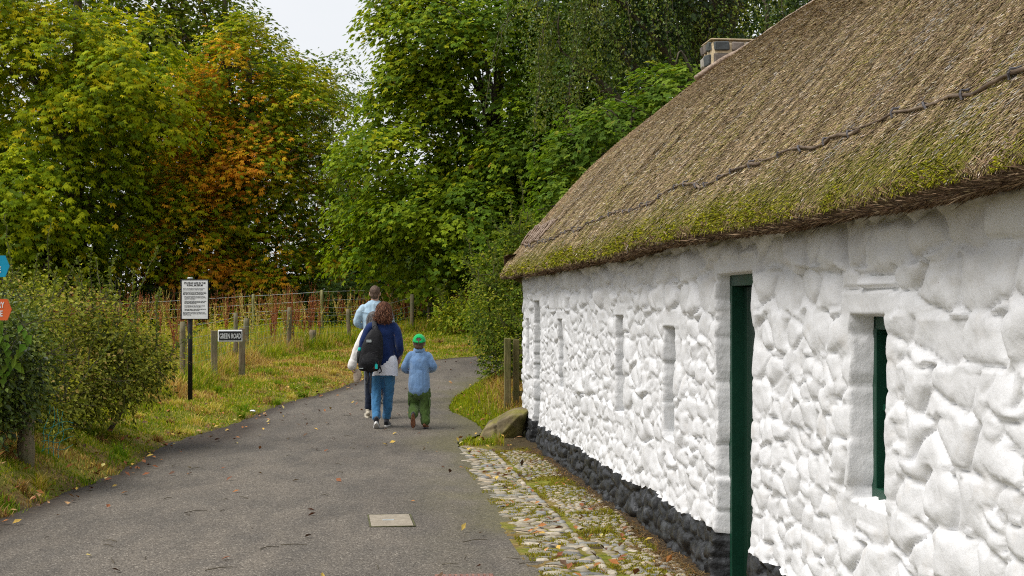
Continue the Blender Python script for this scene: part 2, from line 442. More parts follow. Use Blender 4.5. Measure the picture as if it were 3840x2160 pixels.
def leaflets(pos, d, nrm, size, kind):
    """turns leaves into kites -> V, leaf index per kite"""
    d = unit(d); s = unit(np.cross(d, nrm)); nrm = unit(np.cross(s, d))
    if kind == 'palmate':
        A, Ls, W, mid, fold, dr = (0, 36, -36, 74, -74), (1, .92, .92, .68, .68), .36, .64, .06, .22
    elif kind == 'maple':
        A, Ls, W, mid, fold, dr = (0, 48, -48), (1, .82, .82), .62, .45, .05, .12
    else:
        A, Ls, W, mid, fold, dr = (0,), (1,), .62, .45, .1, .12
    Vs, idx = [], []
    for a, l in zip(A, Ls):
        dd = d * math.cos(R(a)) + s * math.sin(R(a))
        Vs.append(kites(pos, dd, nrm, size * l, size * l * W, mid, fold, dr)); idx.append(np.arange(len(pos)))
    return np.concatenate(Vs), np.concatenate(idx)

def rand_unit(n):
    return unit(rng.normal(size=(n, 3)))

def blades(P_, h, w, lean, col, name, mat, kind='stuff', label=None, cat='grass'):
    """bent grass blades: two quads each would be heavy, so a folded kite standing up"""
    n = len(P_)
    a = rng.uniform(0, 2 * np.pi, n); side = np.stack([np.cos(a), np.sin(a), 0 * a], 1)
    fw = np.stack([-np.sin(a), np.cos(a), 0 * a], 1)
    ln = (lean * h)[:, None]
    b1 = P_ - side * w[:, None] / 2; b2 = P_ + side * w[:, None] / 2
    tip = P_ + fw * ln + np.array([0, 0, 1.0]) * h[:, None]
    md = P_ + fw * ln * .35 + np.array([0, 0, .62]) * h[:, None]
    V = np.stack([b1, b2, md + side * w[:, None] * .38, md - side * w[:, None] * .38, tip], 1).reshape(-1, 3)
    k = np.arange(n)[:, None] * 5
    q = k + np.array([[0, 1, 2, 3]]); t = k + np.array([[3, 2, 4]])
    o = add(name, raw_mesh(name, V, [q, t], np.repeat(col, 5, 0)), mat)
    return tag(o, label, cat, kind=kind)

def pick(cols, wts, n, jit=.18):
    c = np.array(cols)[rng.choice(len(cols), n, p=np.array(wts) / np.sum(wts))]
    return c * rng.uniform(1 - jit, 1 + jit, (n, 1)) * rng.uniform(.94, 1.06, (n, 3))

GREEN, LIME, STRAW, BROWN, DEAD = (.13, .21, .010), (.30, .32, .011), (.54, .42, .12), (.24, .14, .05), (.40, .275, .10)
FENCE = np.array([(-5.35, -5), (-5.4, 10), (-5.5, 24), (-5.75, 29.6), (-5.3, 33.8), (-4.26, 37.2), (-2.72, 38.6), (3, 40.2), (30, 46)])
def beyond(x, y):
    return in_poly(x, y, np.concatenate([FENCE, [(30, 300), (-300, 300), (-300, -5)]]))

def scatter(n, x0, x1, y0, y1, ymode=None):
    x = rng.uniform(x0, x1, n)
    u = rng.uniform(0, 1, n)
    y = y0 * (y1 / y0) ** u if ymode == 'log' else rng.uniform(y0, y1, n)
    return x, y

# short verge grass, left bank
x, y = scatter(480000, -8, 1.5, 8.5, 40, 'log')
z, d, sd = ground(x, y)
thin = smooth(-.04, .22, d) * np.where(d < .35, .5 + .5 * fbm(x * 2, y * 2, seed=5), 1)
k = (sd < 0) & (d > -.07) & (d < 6) & (rng.uniform(0, 1, len(x)) < np.clip(thin + .10, 0, 1)) & (~beyond(x, y) | (d < 1.4))
x, y, z, d = x[k], y[k], z[k], d[k]
patchn = fbm(x * .8, y * .8, seed=40); pn2 = fbm(x * 2.5, y * 2.5, seed=44); n = len(x)
deadness = smooth(-.15, .35, patchn + .55 * smooth(16.5, 12, y) * smooth(.35, .9, d) + .35 * pn2)
green = pick([GREEN, LIME, (.165, .225, .016), STRAW], [2.6, 3.0, 3, 1.2], n)
dead = pick([STRAW, DEAD, BROWN, (.40, .20, .06)], [2.4, 3, 2.6, .8], n)
col = np.where((rng.uniform(0, 1, n) < deadness)[:, None], dead, green)
h = (.028 + .026 * smooth(.2, 1.6, d) + .05 * np.clip(pn2, 0, 1)) * rng.uniform(.5, 1.5, n)
fd = pl_dist(x, y, FENCE); tall = smooth(.55, .05, fd) * smooth(17, 20, y) + smooth(.5, .9, d) * smooth(17, 14, y) * .5; h = h + tall * rng.uniform(.03, .40, n)
blades(np.stack([x, y, z - .008], 1), h, rng.uniform(.006, .012, n) * (.6 + y / 25), rng.uniform(0, 1.1, n), col, 'verge_grass', M['grass'], label='mown patchy green and straw grass on the bank left of the lane')

# arching tussocks that break up the mown bank
x, y = scatter(420, -7, -.5, 9.5, 39, 'log'); z, d, sd = ground(x, y); k = (sd < 0) & (d > .05) & (d < 4) & ~beyond(x, y); x, y, d = x[k], y[k], d[k]
per = 80; ci = np.repeat(np.arange(len(x)), per); rr = rng.uniform(.03, .16, len(x))[ci]
a = rng.uniform(0, 2 * np.pi, len(ci)); q = np.sqrt(rng.uniform(0, 1, len(ci))) * rr; X, Y = x[ci] + q * np.cos(a), y[ci] + q * np.sin(a)
Z = ground(X, Y)[0]; kindn = rng.choice(3, len(x), p=[.42, .25, .33])[ci]
col = np.where((kindn == 0)[:, None], pick([(.10, .19, .01), (.20, .27, .012)], [2, 1], len(ci)), np.where((kindn == 1)[:, None], pick([STRAW, LIME], [2, 1], len(ci)), pick([BROWN, DEAD, (.12, .07, .03)], [3, 2, 2], len(ci))))
blades(np.stack([X, Y, Z - .01], 1), rng.uniform(.05, .15, len(x))[ci] * rng.uniform(.6, 1.3, len(ci)), rng.uniform(.006, .012, len(ci)), rng.uniform(.4, 1.6, len(ci)), col, 'grass_tussocks', M['grass'], label='arching green and dead brown tussocks on the grass bank')

# right mound grass
x, y = scatter(70000, -1.3, 2.6, 17.15, 30)
z, d, sd = ground(x, y)
incot = ((y < 19.9) & (x > 2.25 - .1125 * y)) | ((x > -.50) & (y < 18.55) & (y > 17.55)) | ((x > -.1) & (y < 18.5))
k = (sd > 0) & (d > -.02) & ~incot & (d < 2.2)
x, y, z, d = x[k], y[k], z[k], d[k]; n = len(x)
dd_ = smooth(.28, .75, d + .25 * fbm(x * 3, y * 3, seed=6))
col = np.where((rng.uniform(0, 1, n) < dd_)[:, None], pick([DEAD, BROWN, STRAW, LIME], [3, 3.5, 1.5, .8], n), pick([LIME, GREEN, (.19, .23, .02)], [3, 2, 3], n))
blades(np.stack([x, y, z - .008], 1), rng.uniform(.04, .15, n) * (.6 + .5 * smooth(0, .5, d)), rng.uniform(.007, .014, n), rng.uniform(0, 1.2, n), col, 'mound_grass', M['grass'], label='bright green and dead grass on the mound by the boulder')

# field behind the fence
x, y = scatter(200000, -17, 8, 23, 60, 'log')
z, d, sd = ground(x, y)
k = ((sd < 0) & (d > 1.2) & beyond(x, y)) & (rng.uniform(0, 1, len(x)) < .45 + .55 * smooth(-.5, .3, fbm(x * .6, y * .6, seed=9)))
x, y, z, d = x[k], y[k], z[k], d[k]; n = len(x)
pn = fbm(x * .5, y * .35, seed=50)
col = np.where((rng.uniform(0, 1, n) < smooth(-.3, .3, pn) * .75)[:, None], pick([STRAW, DEAD, BROWN, (.3, .26, .05)], [3, 2, 1.5, 2], n), pick([LIME, GREEN, (.2, .22, .03), STRAW], [4, 2, 3, 1], n))
far = smooth(36, 43, y)
col = np.where((rng.uniform(0, 1, n) < far * .8)[:, None], pick([(.42, .46, .02), (.32, .38, .02), (.50, .47, .03)], [2, 2, 1], n), col)  # far band tinted brighter, painting light into the shaded grass
h = rng.uniform(.18, .58, n) * (1 - .68 * far)
blades(np.stack([x, y, z - .02], 1), h, rng.uniform(.008, .018, n) * (y / 28), rng.uniform(.05, .6, n), col, 'meadow_grass', M['grass'], label='tall uncut yellow green meadow grass behind the wire fence')

# rusty dock stalks and leafy weeds in the meadow
def docks():
    Vs, cs = [], []
    npl = 680
    x, y = scatter(npl * 4, -14, 4, 27, 46)
    z, d, sd = ground(x, y)
    k = (sd < 0) & (d > 1.6) & beyond(x, y) & (rng.uniform(0, 1, len(x)) < smooth(-.3, .35, fbm(x * .7, y * .5, seed=61)) * (.35 + .65 * smooth(36, 42, y)))
    x, y, z = x[k][:npl], y[k][:npl], z[k][:npl]
    for i in range(len(x)):
        h = rng.uniform(.8, 1.45); rust = rng.uniform() < .68
        ns_ = rng.integers(3, 6)
        for b in range(ns_):
            h0 = h * rng.uniform(.25, .55) if b else 0
            top = np.array([rng.normal(0, .10) * (b > 0), rng.normal(0, .10) * (b > 0), h * rng.uniform(.75, 1)]) if b else np.array([rng.normal(0, .05), rng.normal(0, .05), h])
            nk = 34
            t = np.linspace(.35 if not b else .1, 1, nk)
            base0 = np.array([x[i], y[i], z[i] + h0])
            pts = base0 + (top - np.array([0, 0, h0]))[None] * t[:, None]
            dirs = rand_unit(nk) * .7 + np.array([0, 0, .8])
            sz = rng.uniform(.035, .07, nk) * (1 - .4 * t)
            Vs.append(kites(pts, dirs, rand_unit(nk), sz, sz * .55))
            base = np.array([(.30, .095, .03), (.38, .15, .045), (.22, .07, .028)][rng.integers(3)]) if rust else np.array([(.28, .27, .04), (.55, .42, .12)][rng.integers(2)])
            cs.append(base * rng.uniform(.7, 1.3, (nk, 1)))
            st = np.repeat(base0[None], 1, 0)
            Vs.append(kites(st, (top - np.array([0, 0, h0]))[None], rand_unit(1), np.array([h - h0]), np.array([.016]), .4, 0, 0)); cs.append(base[None] * .8)
    o = kite_mesh('dock_weeds', np.concatenate(Vs), np.concatenate(cs), M['litter'])
    tag(o, 'rust brown seeded dock stalks standing in the meadow', 'weeds', kind='stuff')
    # broad green nettles
    npl = 900
    x, y = scatter(npl * 3, -14, 5, 27, 46)
    z, d, sd = ground(x, y)
    k = (sd < 0) & (d > 1.6) & beyond(x, y) & (rng.uniform(0, 1, len(x)) < smooth(-.1, .4, fbm(x * .6 + 9, y * .6, seed=63)))
    x, y, z = x[k][:npl], y[k][:npl], z[k][:npl]
    per = 26
    P_ = np.repeat(np.stack([x, y, z], 1), per, 0); t = np.tile(np.linspace(.1, 1, per), len(x))
    hh = np.repeat(rng.uniform(.4, 1.05, len(x)), per)
    P_ = P_ + np.stack([rng.normal(0, .03, len(t)), rng.normal(0, .03, len(t)), t * hh], 1)
    dr = rand_unit(len(t)); dr[:, 2] = -np.abs(dr[:, 2]) * .3
    sz = rng.uniform(.05, .11, len(t)) * (1.1 - .6 * t)
    V = kites(P_, dr, np.tile([0, 0, 1.0], (len(t), 1)), sz, sz * .6)
    o = kite_mesh('nettle_patch', V, pick([(.17, .26, .015), (.36, .38, .02), (.48, .42, .04), (.44, .27, .05)], [3, 3, 2, 1], len(t)), M['leaf'])
    tag(o, 'leafy nettles and weeds growing through the meadow grass', 'weeds', kind='stuff')
docks()

# fallen leaves on the lane, verge and mound
def litter():
    n = 8500
    x, y = scatter(n, -6.5, 1.6, 8.3, 33, 'log')
    z, d, sd = ground(x, y)
    dl = pl_dist(x, y, LEFT)
    pr = np.where(d < 0, .010 + .9 * np.exp(-dl / .18) + .07 * (y > 16), .6 * np.exp(-d / .7))
    k = rng.uniform(0, 1, n) < pr
    k &= ~((y < 19.6) & (x > 2.1 - .1125 * y))
    x, y, z, d = x[k], y[k], z[k], d[k]; n = len(x)
    z = np.where(d < 0, zroad(y) + .022, z + .05)
    sz = rng.uniform(.035, .085, n)
    nr = np.stack([rng.normal(0, .35, n), rng.normal(0, .35, n), np.ones(n)], 1)
    dr = rand_unit(n); dr[:, 2] = rng.uniform(0, .35, n)
    V = kites(np.stack([x, y, z], 1), dr, nr, sz, sz * .6, .5, .14, -.1)
    c = pick([(.30, .12, .03), (.20, .07, .025), (.45, .30, .06), (.36, .21, .09), (.5, .42, .14), (.10, .05, .025)], [3, 3, 1.5, 2, .6, 2], n)
    o = kite_mesh('fallen_leaves', V, c, M['litter'])
    tag(o, 'brown and yellow fallen leaves scattered along the lane and verge', 'fallen leaves', kind='stuff')
litter()
def twigs():
    mb = MB(); n = 46
    x, y = scatter(n * 3, -4.4, .6, 8.8, 24, 'log'); z, d, sd = ground(x, y); k = (d < .25) & (y > 8.6); x, y = x[k][:n], y[k][:n]
    for i in range(len(x)):
        a = rng.uniform(0, math.pi); l = rng.uniform(.05, .22); zz = float(zroad(y[i])) + .024
        c = np.array([x[i], y[i], zz]); dv = np.array([math.cos(a), math.sin(a), 0]) * l / 2; b = np.array([-math.sin(a), math.cos(a), 0]) * rng.normal(0, .015)
        mb.tube(np.array([c - dv, c + b + [0, 0, .006], c + dv]), [.0035, .003, .002], 4)
    tag(mb.build('twigs', M['bark']), 'small dry twigs lying on the lane', 'twigs', kind='stuff')
twigs()
# ------------------------------------------------------------------ cottage (local frame: x into the house, y along the wall, z up)
CX, CRZ = 2.27, math.atan2(.1118, .9937)
def cot(x, y, z=0.0):
    c, s = math.cos(CRZ), math.sin(CRZ)
    return np.array([CX + x * c - y * s, x * s + y * c, z])
cottage = empty('cottage', (CX, 0, 0), CRZ, 'long whitewashed stone cottage with mossy thatched roof and black plinth', 'cottage')

SA, SB = -3.0, 19.03
OPEN = [(18.10, 18.43, .95, 1.53), (17.06, 17.66, -.5, 1.75), (15.21, 15.60, .79, 1.54), (11.86, 12.23, .78, 1.59), (9.98, 10.35, .73, 1.52), (8.04, 8.82, -.5, 1.86), (6.02, 6.46, .80, 1.62)]
DEPTH = .115

def worley(s, z, sx, sz, seed):
    A = s / sx; B = z / sz
    A = A + .5 * (np.floor(B) % 2)
    ai, bi = np.floor(A), np.floor(B)
    z0 = np.zeros_like(ai)
    F1 = np.full(s.shape, 9.0); F2 = np.full(s.shape, 9.0); ids = np.zeros(s.shape); tx = np.zeros(s.shape); tz = np.zeros(s.shape)
    for i in (-1, 0, 1):
        for j in (-1, 0, 1):
            ci, cj = ai + i, bi + j
            hid = _hash(ci, cj, z0, seed + 2)
            px, py = ci + .5 + (_hash(ci, cj, z0, seed) - .5) * .85, cj + .5 + (_hash(ci, cj, z0, seed + 1) - .5) * .85
            wgt = .75 + .6 * _hash(ci, cj, z0, seed + 3)
            dx, dz = A - px, B - py
            dd = (np.abs(dx) ** 2.2 + np.abs(dz) ** 2.2) ** (1 / 2.2) / wgt
            new = dd < F1
            F2 = np.where(new, F1, np.minimum(F2, dd)); F1 = np.where(new, dd, F1); ids = np.where(new, hid, ids)
            tx = np.where(new, dx, tx); tz = np.where(new, dz, tz)
    e = np.clip((F2 - F1) / .62, 0, 1)
    dome = np.sqrt(np.clip(1 - (1 - e) ** 2, 0, 1))
    r1 = _hash(np.floor(ids * 99991), z0, z0, 3) - .5; r2 = _hash(np.floor(ids * 99991), z0, z0, 4) - .5
    return dome * (.45 + .8 * ids) - .22 * np.exp(-(e / .10) ** 2) + dome * (tx * r1 * 1.0 + tz * (r2 - .15) * .8), ids

def stones(s, z):
    """rubble wall relief under thick whitewash"""
    a0 = s + .05 * fbm(s * 2.4, z * 2.6, seed=70) + .008 * fbm(s * 8, z * 8, seed=73)
    b0 = z + .035 * fbm(s * 1.9 + 7, z * 2.6, seed=71) + .006 * fbm(s * 8 + 3, z * 8, seed=74)
    hb, ids = worley(a0, b0, .33, .205, 5); hs, ids2 = worley(a0 + 3.3, b0 + 1.7, .19, .125, 25)
    k = smooth(-.12, .18, fbm(s * 1.1, z * 1.7, octv=2, seed=72) + .35 * smooth(.75, .3, z))
    h = .037 * hb * (1 - k) + .029 * hs * k
    h = h + .013 * fbm(s * 5, z * 6, octv=3, seed=75) + .0045 * fbm(s * 15, z * 17, octv=3, seed=77) + .014 * fbm(s * 1.6, z * 2.2, octv=2, seed=76)
    return h, np.where(k > .5, ids2, ids)

PLZ = .285
def wall():
    ss = [SA]
    while ss[-1] < SB:
        s_ = ss[-1]; ss.append(s_ + (.12 if s_ < .3 else .03 if s_ < 3.2 else min(max(.0019 * s_, .010), .034)))
    ss[-1] = SB
    ss = np.array(ss)
    extra = []
    for (a, b, c, d) in OPEN:
        extra += [a - .004, a + .006] + list(np.linspace(b - .045, b + .006, 9))
    ss = np.unique(np.concatenate([ss, extra]))
    zs = np.concatenate([np.arange(PLZ - .49, PLZ - .001, .014), np.arange(PLZ, 2.16, .014)])
    kz = int(np.argmin(np.abs(zs - PLZ)))
    S0, Z0 = np.meshgrid(ss, zs, indexing='ij')
    # the paint line between white and black wanders: bend the grid rows onto it
    line = .035 * fbm(ss * 1.3, ss * 0, seed=88) + .034 * np.abs(fbm(ss * 4.5, ss * 0 + 1, seed=87)) + .012 * fbm(ss * 11, ss * 0 + 5, seed=86) - .012
    SS = S0; ZZ = Z0 + line[:, None] * np.clip(1 - np.abs(Z0 - PLZ) / .24, 0, 1)
    h, ids = stones(SS, ZZ)
    top = smooth(1.5, 1.9, ZZ)
    h = h * (1 + .45 * top) + top * (.012 * fbm(SS * 7, ZZ * 1.5, seed=80))
    h = h * (1 + .45 * smooth(PLZ + .03, PLZ - .05, ZZ)); bat = .04 * smooth(.6, -.1, ZZ)
    plc = .015 * fbm(SS * .35, ZZ * .5, seed=81)
    qt = ZZ / .23 + .75 * vnoise(ZZ * 2.3, np.floor(SS * 1.1), seed=98); qn = np.floor(qt); fq = qt - qn
    qo = (_hash(qn, qn * 0, qn * 0, 97) - .5) * .022; groove = np.exp(-(np.minimum(fq, 1 - fq) / .10) ** 2)
    sw = SS + .008 * fbm(ZZ * 5 + 3, SS * .0, seed=82) + .005 * fbm(ZZ * 13, SS * 0 + 2, seed=83) + qo - .007 * groove
    inside = np.zeros(SS.shape, bool); dep = np.zeros(SS.shape)
    for n_, (a, b, c, d) in enumerate(OPEN):
        lin = (SS > a - .12) & (SS < b + .10) & (ZZ > d) & (ZZ < d + (.13 if n_ in (4, 6) else .10))
        h = np.where(lin, .022 + .004 * fbm(SS * 6, ZZ * 20, seed=84) + (.016 if n_ == 6 else .004), h)
        if n_ == 6: h = np.where(lin & (np.abs(ZZ - d - .118 - .02 * (SS - a)) < .010), .012, h)
        zin = (ZZ < d) & (ZZ > c + .012 * fbm(SS * 9, ZZ * 0 + 1, seed=85))
        rr = np.clip((b - sw) / .034, 0, 1); ll = np.clip((sw + .6 * (SS - sw) - a) / .008, 0, 1)
        f = np.where(zin, np.minimum(rr, ll), 0)
        dep = np.maximum(dep, f); inside |= (f >= 1) & zin
        nr = smooth(.10, .02, np.maximum(np.maximum(a - SS, SS - b), 0)) * ((SS < a + .02) | (SS > b - .05)) * (ZZ < d + .02) * (ZZ > c - .02)
        h = h * (1 - .55 * nr) + .018 * nr
        if c > 0:
            sill = (SS > a - .05) & (SS < b + .03) & (ZZ <= c) & (ZZ > c - .10)
            h = np.where(sill, h * .35 + .008, h)
    rev = (dep > .02) & (dep < .999)
    off = (h + bat + plc) * (1 - dep) + dep * -(DEPTH - .015) + rev * (.022 * fbm(ZZ * 11, SS * 45, seed=92) - .007 * groove)
    off = off - .07 * smooth(SB - .14, SB, SS) ** 2
    V = np.stack([-off, SS, ZZ], -1)
    nz_ = len(zs)
    i = (np.arange(len(ss) - 1)[:, None] * nz_ + np.arange(nz_ - 1)[None, :]).ravel()
    Q = np.stack([i, i + nz_, i + nz_ + 1, i + 1], 1)[:, ::-1]
    keep = ~inside.ravel()[Q].all(1)
    black = (i % nz_) < kz
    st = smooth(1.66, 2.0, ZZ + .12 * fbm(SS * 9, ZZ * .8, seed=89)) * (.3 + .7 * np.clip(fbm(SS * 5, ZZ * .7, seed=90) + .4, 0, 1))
    crev = np.clip(fbm(SS * 14, ZZ * 16, seed=91) - .28, 0, 1) * 1.2
    Vf = V.reshape(-1, 3)
    for nm, sel, mat in (('wall', keep & ~black, M['whitewash']), ('plinth', keep & black, M['plinth'])):
        q = Q[sel]; used, inv = np.unique(q, return_inverse=True)
        o = add(nm, raw_mesh(nm, Vf[used], inv.reshape(-1, 4), smooth_sh=True, masks={'stain': st.ravel()[used], 'crev': crev.ravel()[used]}), mat, cottage)
        if nm == 'plinth': o['label'] = 'black painted stone plinth'

m, nt, N, L = new_mat('whitewash')
def ww():
    out = N.new('ShaderNodeOutputMaterial'); b = N.new('ShaderNodeBsdfPrincipled'); L.new(b.outputs[0], out.inputs[0])
    tc = N.new('ShaderNodeTexCoord')
    def nz(sc, det=6, st=(1, 1, 1)):
        mp = N.new('ShaderNodeMapping'); mp.inputs['Scale'].default_value = st; L.new(tc.outputs['Object'], mp.inputs[0])
        n = N.new('ShaderNodeTexNoise'); n.inputs['Scale'].default_value = sc; n.inputs['Detail'].default_value = det; n.inputs['Roughness'].default_value = .6
        L.new(mp.outputs[0], n.inputs['Vector']); return n.outputs[0]
    r = N.new('ShaderNodeValToRGB'); e = r.color_ramp.elements
    e[0].position = .25; e[0].color = (.575, .575, .58, 1); e[1].position = .62; e[1].color = (.695, .70, .715, 1)
    L.new(nz(5, 8), r.inputs[0])
    def mix(attr, k, col, src):
        a = N.new('ShaderNodeAttribute'); a.attribute_name = attr
        mt = N.new('ShaderNodeMath'); mt.operation = 'MULTIPLY'; mt.inputs[1].default_value = k; L.new(a.outputs['Fac'], mt.inputs[0])
        x = N.new('ShaderNodeMix'); x.data_type = 'RGBA'; L.new(mt.outputs[0], x.inputs[0]); L.new(src, x.inputs[6]); x.inputs[7].default_value = (*col, 1); return x.outputs[2]
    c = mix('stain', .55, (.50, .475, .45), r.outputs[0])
    c = mix('crev', .5, (.52, .48, .43), c)
    # sparse dark flecks where paint is chipped
    v = N.new('ShaderNodeTexVoronoi'); v.inputs['Scale'].default_value = 7; L.new(tc.outputs['Object'], v.inputs['Vector'])
    lt = N.new('ShaderNodeMath'); lt.operation = 'LESS_THAN'; lt.inputs[1].default_value = .045; L.new(v.outputs['Distance'], lt.inputs[0])
    n2 = nz(90, 2); gt = N.new('ShaderNodeMath'); gt.operation = 'GREATER_THAN'; gt.inputs[1].default_value = .55; L.new(n2, gt.inputs[0])
    mu = N.new('ShaderNodeMath'); mu.operation = 'MULTIPLY'; L.new(lt.outputs[0], mu.inputs[0]); L.new(gt.outputs[0], mu.inputs[1])
    x = N.new('ShaderNodeMix'); x.data_type = 'RGBA'; L.new(mu.outputs[0], x.inputs[0]); L.new(c, x.inputs[6]); x.inputs[7].default_value = (.26, .20, .15, 1)
    L.new(x.outputs[2], b.inputs['Base Color']); b.inputs['Roughness'].default_value = .62; b.inputs['Specular IOR Level'].default_value = .3
    bp = N.new('ShaderNodeBump'); bp.inputs['Strength'].default_value = .5; bp.inputs['Distance'].default_value = .012
    L.new(nz(26, 7, (1, 1, .8)), bp.inputs['Height']); L.new(bp.outputs[0], b.inputs['Normal'])
ww(); M['whitewash'] = m
M['plinth'] = noise_mat('black_masonry_paint', [(.3, (.007, .0075, .008)), (.5, (.018, .019, .021)), (.68, (.060, .064, .070))], 9, 8, .45, .7, 24, spec=.4, dist=.016)  # palest blue-grey tones paint gloss highlights into the black
wall()

# plain walls that close the house (rear and both gables)
ridge_x = 2.88
mb = MB()
mb.box((5.76 - .2, (SA + SB) / 2, .95), (.35, SB - SA, 2.1))
for yy in (SA + .16, SB - .2):
    V = np.array([(.10, -.14, -.1), (5.35, -.14, -.1), (5.35, -.14, 2.0), (ridge_x, -.14, 4.55), (.10, -.14, 2.0)])
    V2 = V + np.array([0, .28, 0]); VV = np.concatenate([V, V2]) + np.array([0, yy, 0])
    mb.put(VV, [np.array([[4, 3, 2, 1, 0], [5, 6, 7, 8, 9]]), np.array([[0, 1, 6, 5], [1, 2, 7, 6], [2, 3, 8, 7], [3, 4, 9, 8], [4, 0, 5, 9]])])
M['render_white'] = noise_mat('limewashed_gable', [(.3, (.66, .65, .63)), (.6, (.80, .80, .79))], 6, 7, .75, .6, 9, dist=.03)
mb.build('gable_wall', M['render_white'], cottage)
# added dark sheet behind the openings, painted for the unlit room
mb = MB(); mb.box((.48, (SA + SB) / 2, .9), (.04, SB - SA - .7, 2.2))
mb.build('dark_backing', noise_mat('painted_room_dark', [(.3, (.02, .018, .015)), (.7, (.05, .045, .04))], 4, 4, .9, 0), cottage)

# doors and windows: recessed green joinery
def door(a, b, c, d, panel_w=.05):
    o = empty('door'); o.parent = cottage; o.location = (0, 0, 0); o.empty_display_size = .1
    mb = MB()
    nb = 5; wv = (b - a - .02) / nb
    for i in range(nb):
        mb.box((DEPTH + .035, a + .01 + wv * (i + .5), (d - .07) / 2 - .05), (.045, wv - .006, d - .07 + .1), bev=.004)
    mb.build('door_board', M['green_paint'], o)
    mb = MB()
    mb.box((DEPTH - .005, b - .030, d / 2 - .05), (.11, .066, d + .1), bev=.003)
    mb.box((DEPTH - .005, a + .005, d / 2 - .05), (.11, .035, d + .1), bev=.003)
    mb.box((DEPTH - .005, (a + b) / 2, d - .03), (.11, b - a - .03, .075), bev=.003)
    mb.build('door_frame', M['green_frame'], o)
    mb = MB()
    mb.tube([(DEPTH + .008, a + .12, 1.0), (DEPTH - .03, a + .12, 1.0)], .012, 8)
    mb.tube([(DEPTH - .03, a + .12, 1.0), (DEPTH - .05, a + .12, 1.0)], [.024, .024], 10)
    mb.build('handle', M['black_paint'], o)
def window(a, b, c, d):
    o = empty('window'); o.parent = cottage; o.empty_display_size = .1
    f = MB(); t = .045
    f.box((DEPTH + .0, a + .012, (c + d) / 2), (.08, t, d - c), bev=.004); f.box((DEPTH, b - .030, (c + d) / 2), (.08, .066, d - c), bev=.004)
    f.box((DEPTH, (a + b) / 2, d - .03), (.08, b - a - t - .02, .06), bev=.004); f.box((DEPTH, (a + b) / 2, c + .025), (.085, b - a - t - .02, .05), bev=.004)
    f.box((DEPTH + .012, (a + b) / 2, (c + d) / 2), (.04, b - a - t - .03, .03), bev=.003)
    f.build('frame', M['green_frame'], o)
    g = MB(); g.box((DEPTH + .03, (a + b) / 2, (c + d) / 2), (.006, b - a - .06, d - c - .08))
    g.build('pane', noise_mat('dark_window_glass', [(.3, (.01, .014, .013)), (.7, (.02, .028, .025))], 2, 2, .06, .02, 3, spec=.6), o)
for k, (a, b, c, d) in enumerate(OPEN):
    (door if c < 0 else window)(a, b, c, d)

# ------------------------------------------------------------------ thatch
PROF = np.array([(.06, 2.085), (-.10, 2.062), (-.20, 2.048), (-.262, 2.062), (-.275, 2.105), (-.25, 2.155), (-.19, 2.25), (-.02, 2.46), (.42, 2.97), (.97, 3.57), (1.635, 4.14), (2.44, 4.78), (2.75, 4.98), (2.88, 5.03)])
prof = spline(PROF, 150)
pd = np.concatenate([[0], np.cumsum(np.linalg.norm(np.diff(prof, axis=0), axis=1))])
prof = np.stack([np.interp(np.linspace(0, pd[-1], 150), pd, prof[:, k]) for k in (0, 1)], 1)
PL = pd[-1]
SV = 19.48                                                # far verge
def roof_pt(s, u):
    """point and normal of the thatch surface, u = arc length from the wall top round the eave to the ridge"""
    x = np.interp(u, np.linspace(0, PL, 150), prof[:, 0]); z = np.interp(u, np.linspace(0, PL, 150), prof[:, 1])
    e = .03
    tx = np.interp(u + e, np.linspace(0, PL, 150), prof[:, 0]) - np.interp(u - e, np.linspace(0, PL, 150), prof[:, 0])
    tz = np.interp(u + e, np.linspace(0, PL, 150), prof[:, 1]) - np.interp(u - e, np.linspace(0, PL, 150), prof[:, 1])
    l = np.sqrt(tx ** 2 + tz ** 2) + 1e-9; tx, tz = tx / l, tz / l
    nx_, nz_ = -tz, tx
    up = smooth(.28, .7, u)
    dsp = .035 * fbm(s * .55, u * .5, seed=101) * up + .013 * fbm(s * 6, u * 1.1, seed=102) * (.3 + .7 * up) + .02 * fbm(s * 1.6, u * .7, seed=103) * up
    dsp = dsp + (1 - up) * .022 * fbm(s * 2.3, u * 2, seed=104)
    dsp = dsp - .20 * smooth(SV - .30, SV + .02, s) ** 2 * smooth(.2, .6, u)
    zw = (1 - smooth(.5, 1.6, u)) * .025 * fbm(s * .7, s * 0, seed=105)
    X = x + nx_ * dsp; Z = z + nz_ * dsp + zw
    return np.stack([X, s + 0 * u, Z], -1), np.stack([nx_, 0 * u, nz_], -1), np.stack([-tx, 0 * u, -tz], -1)

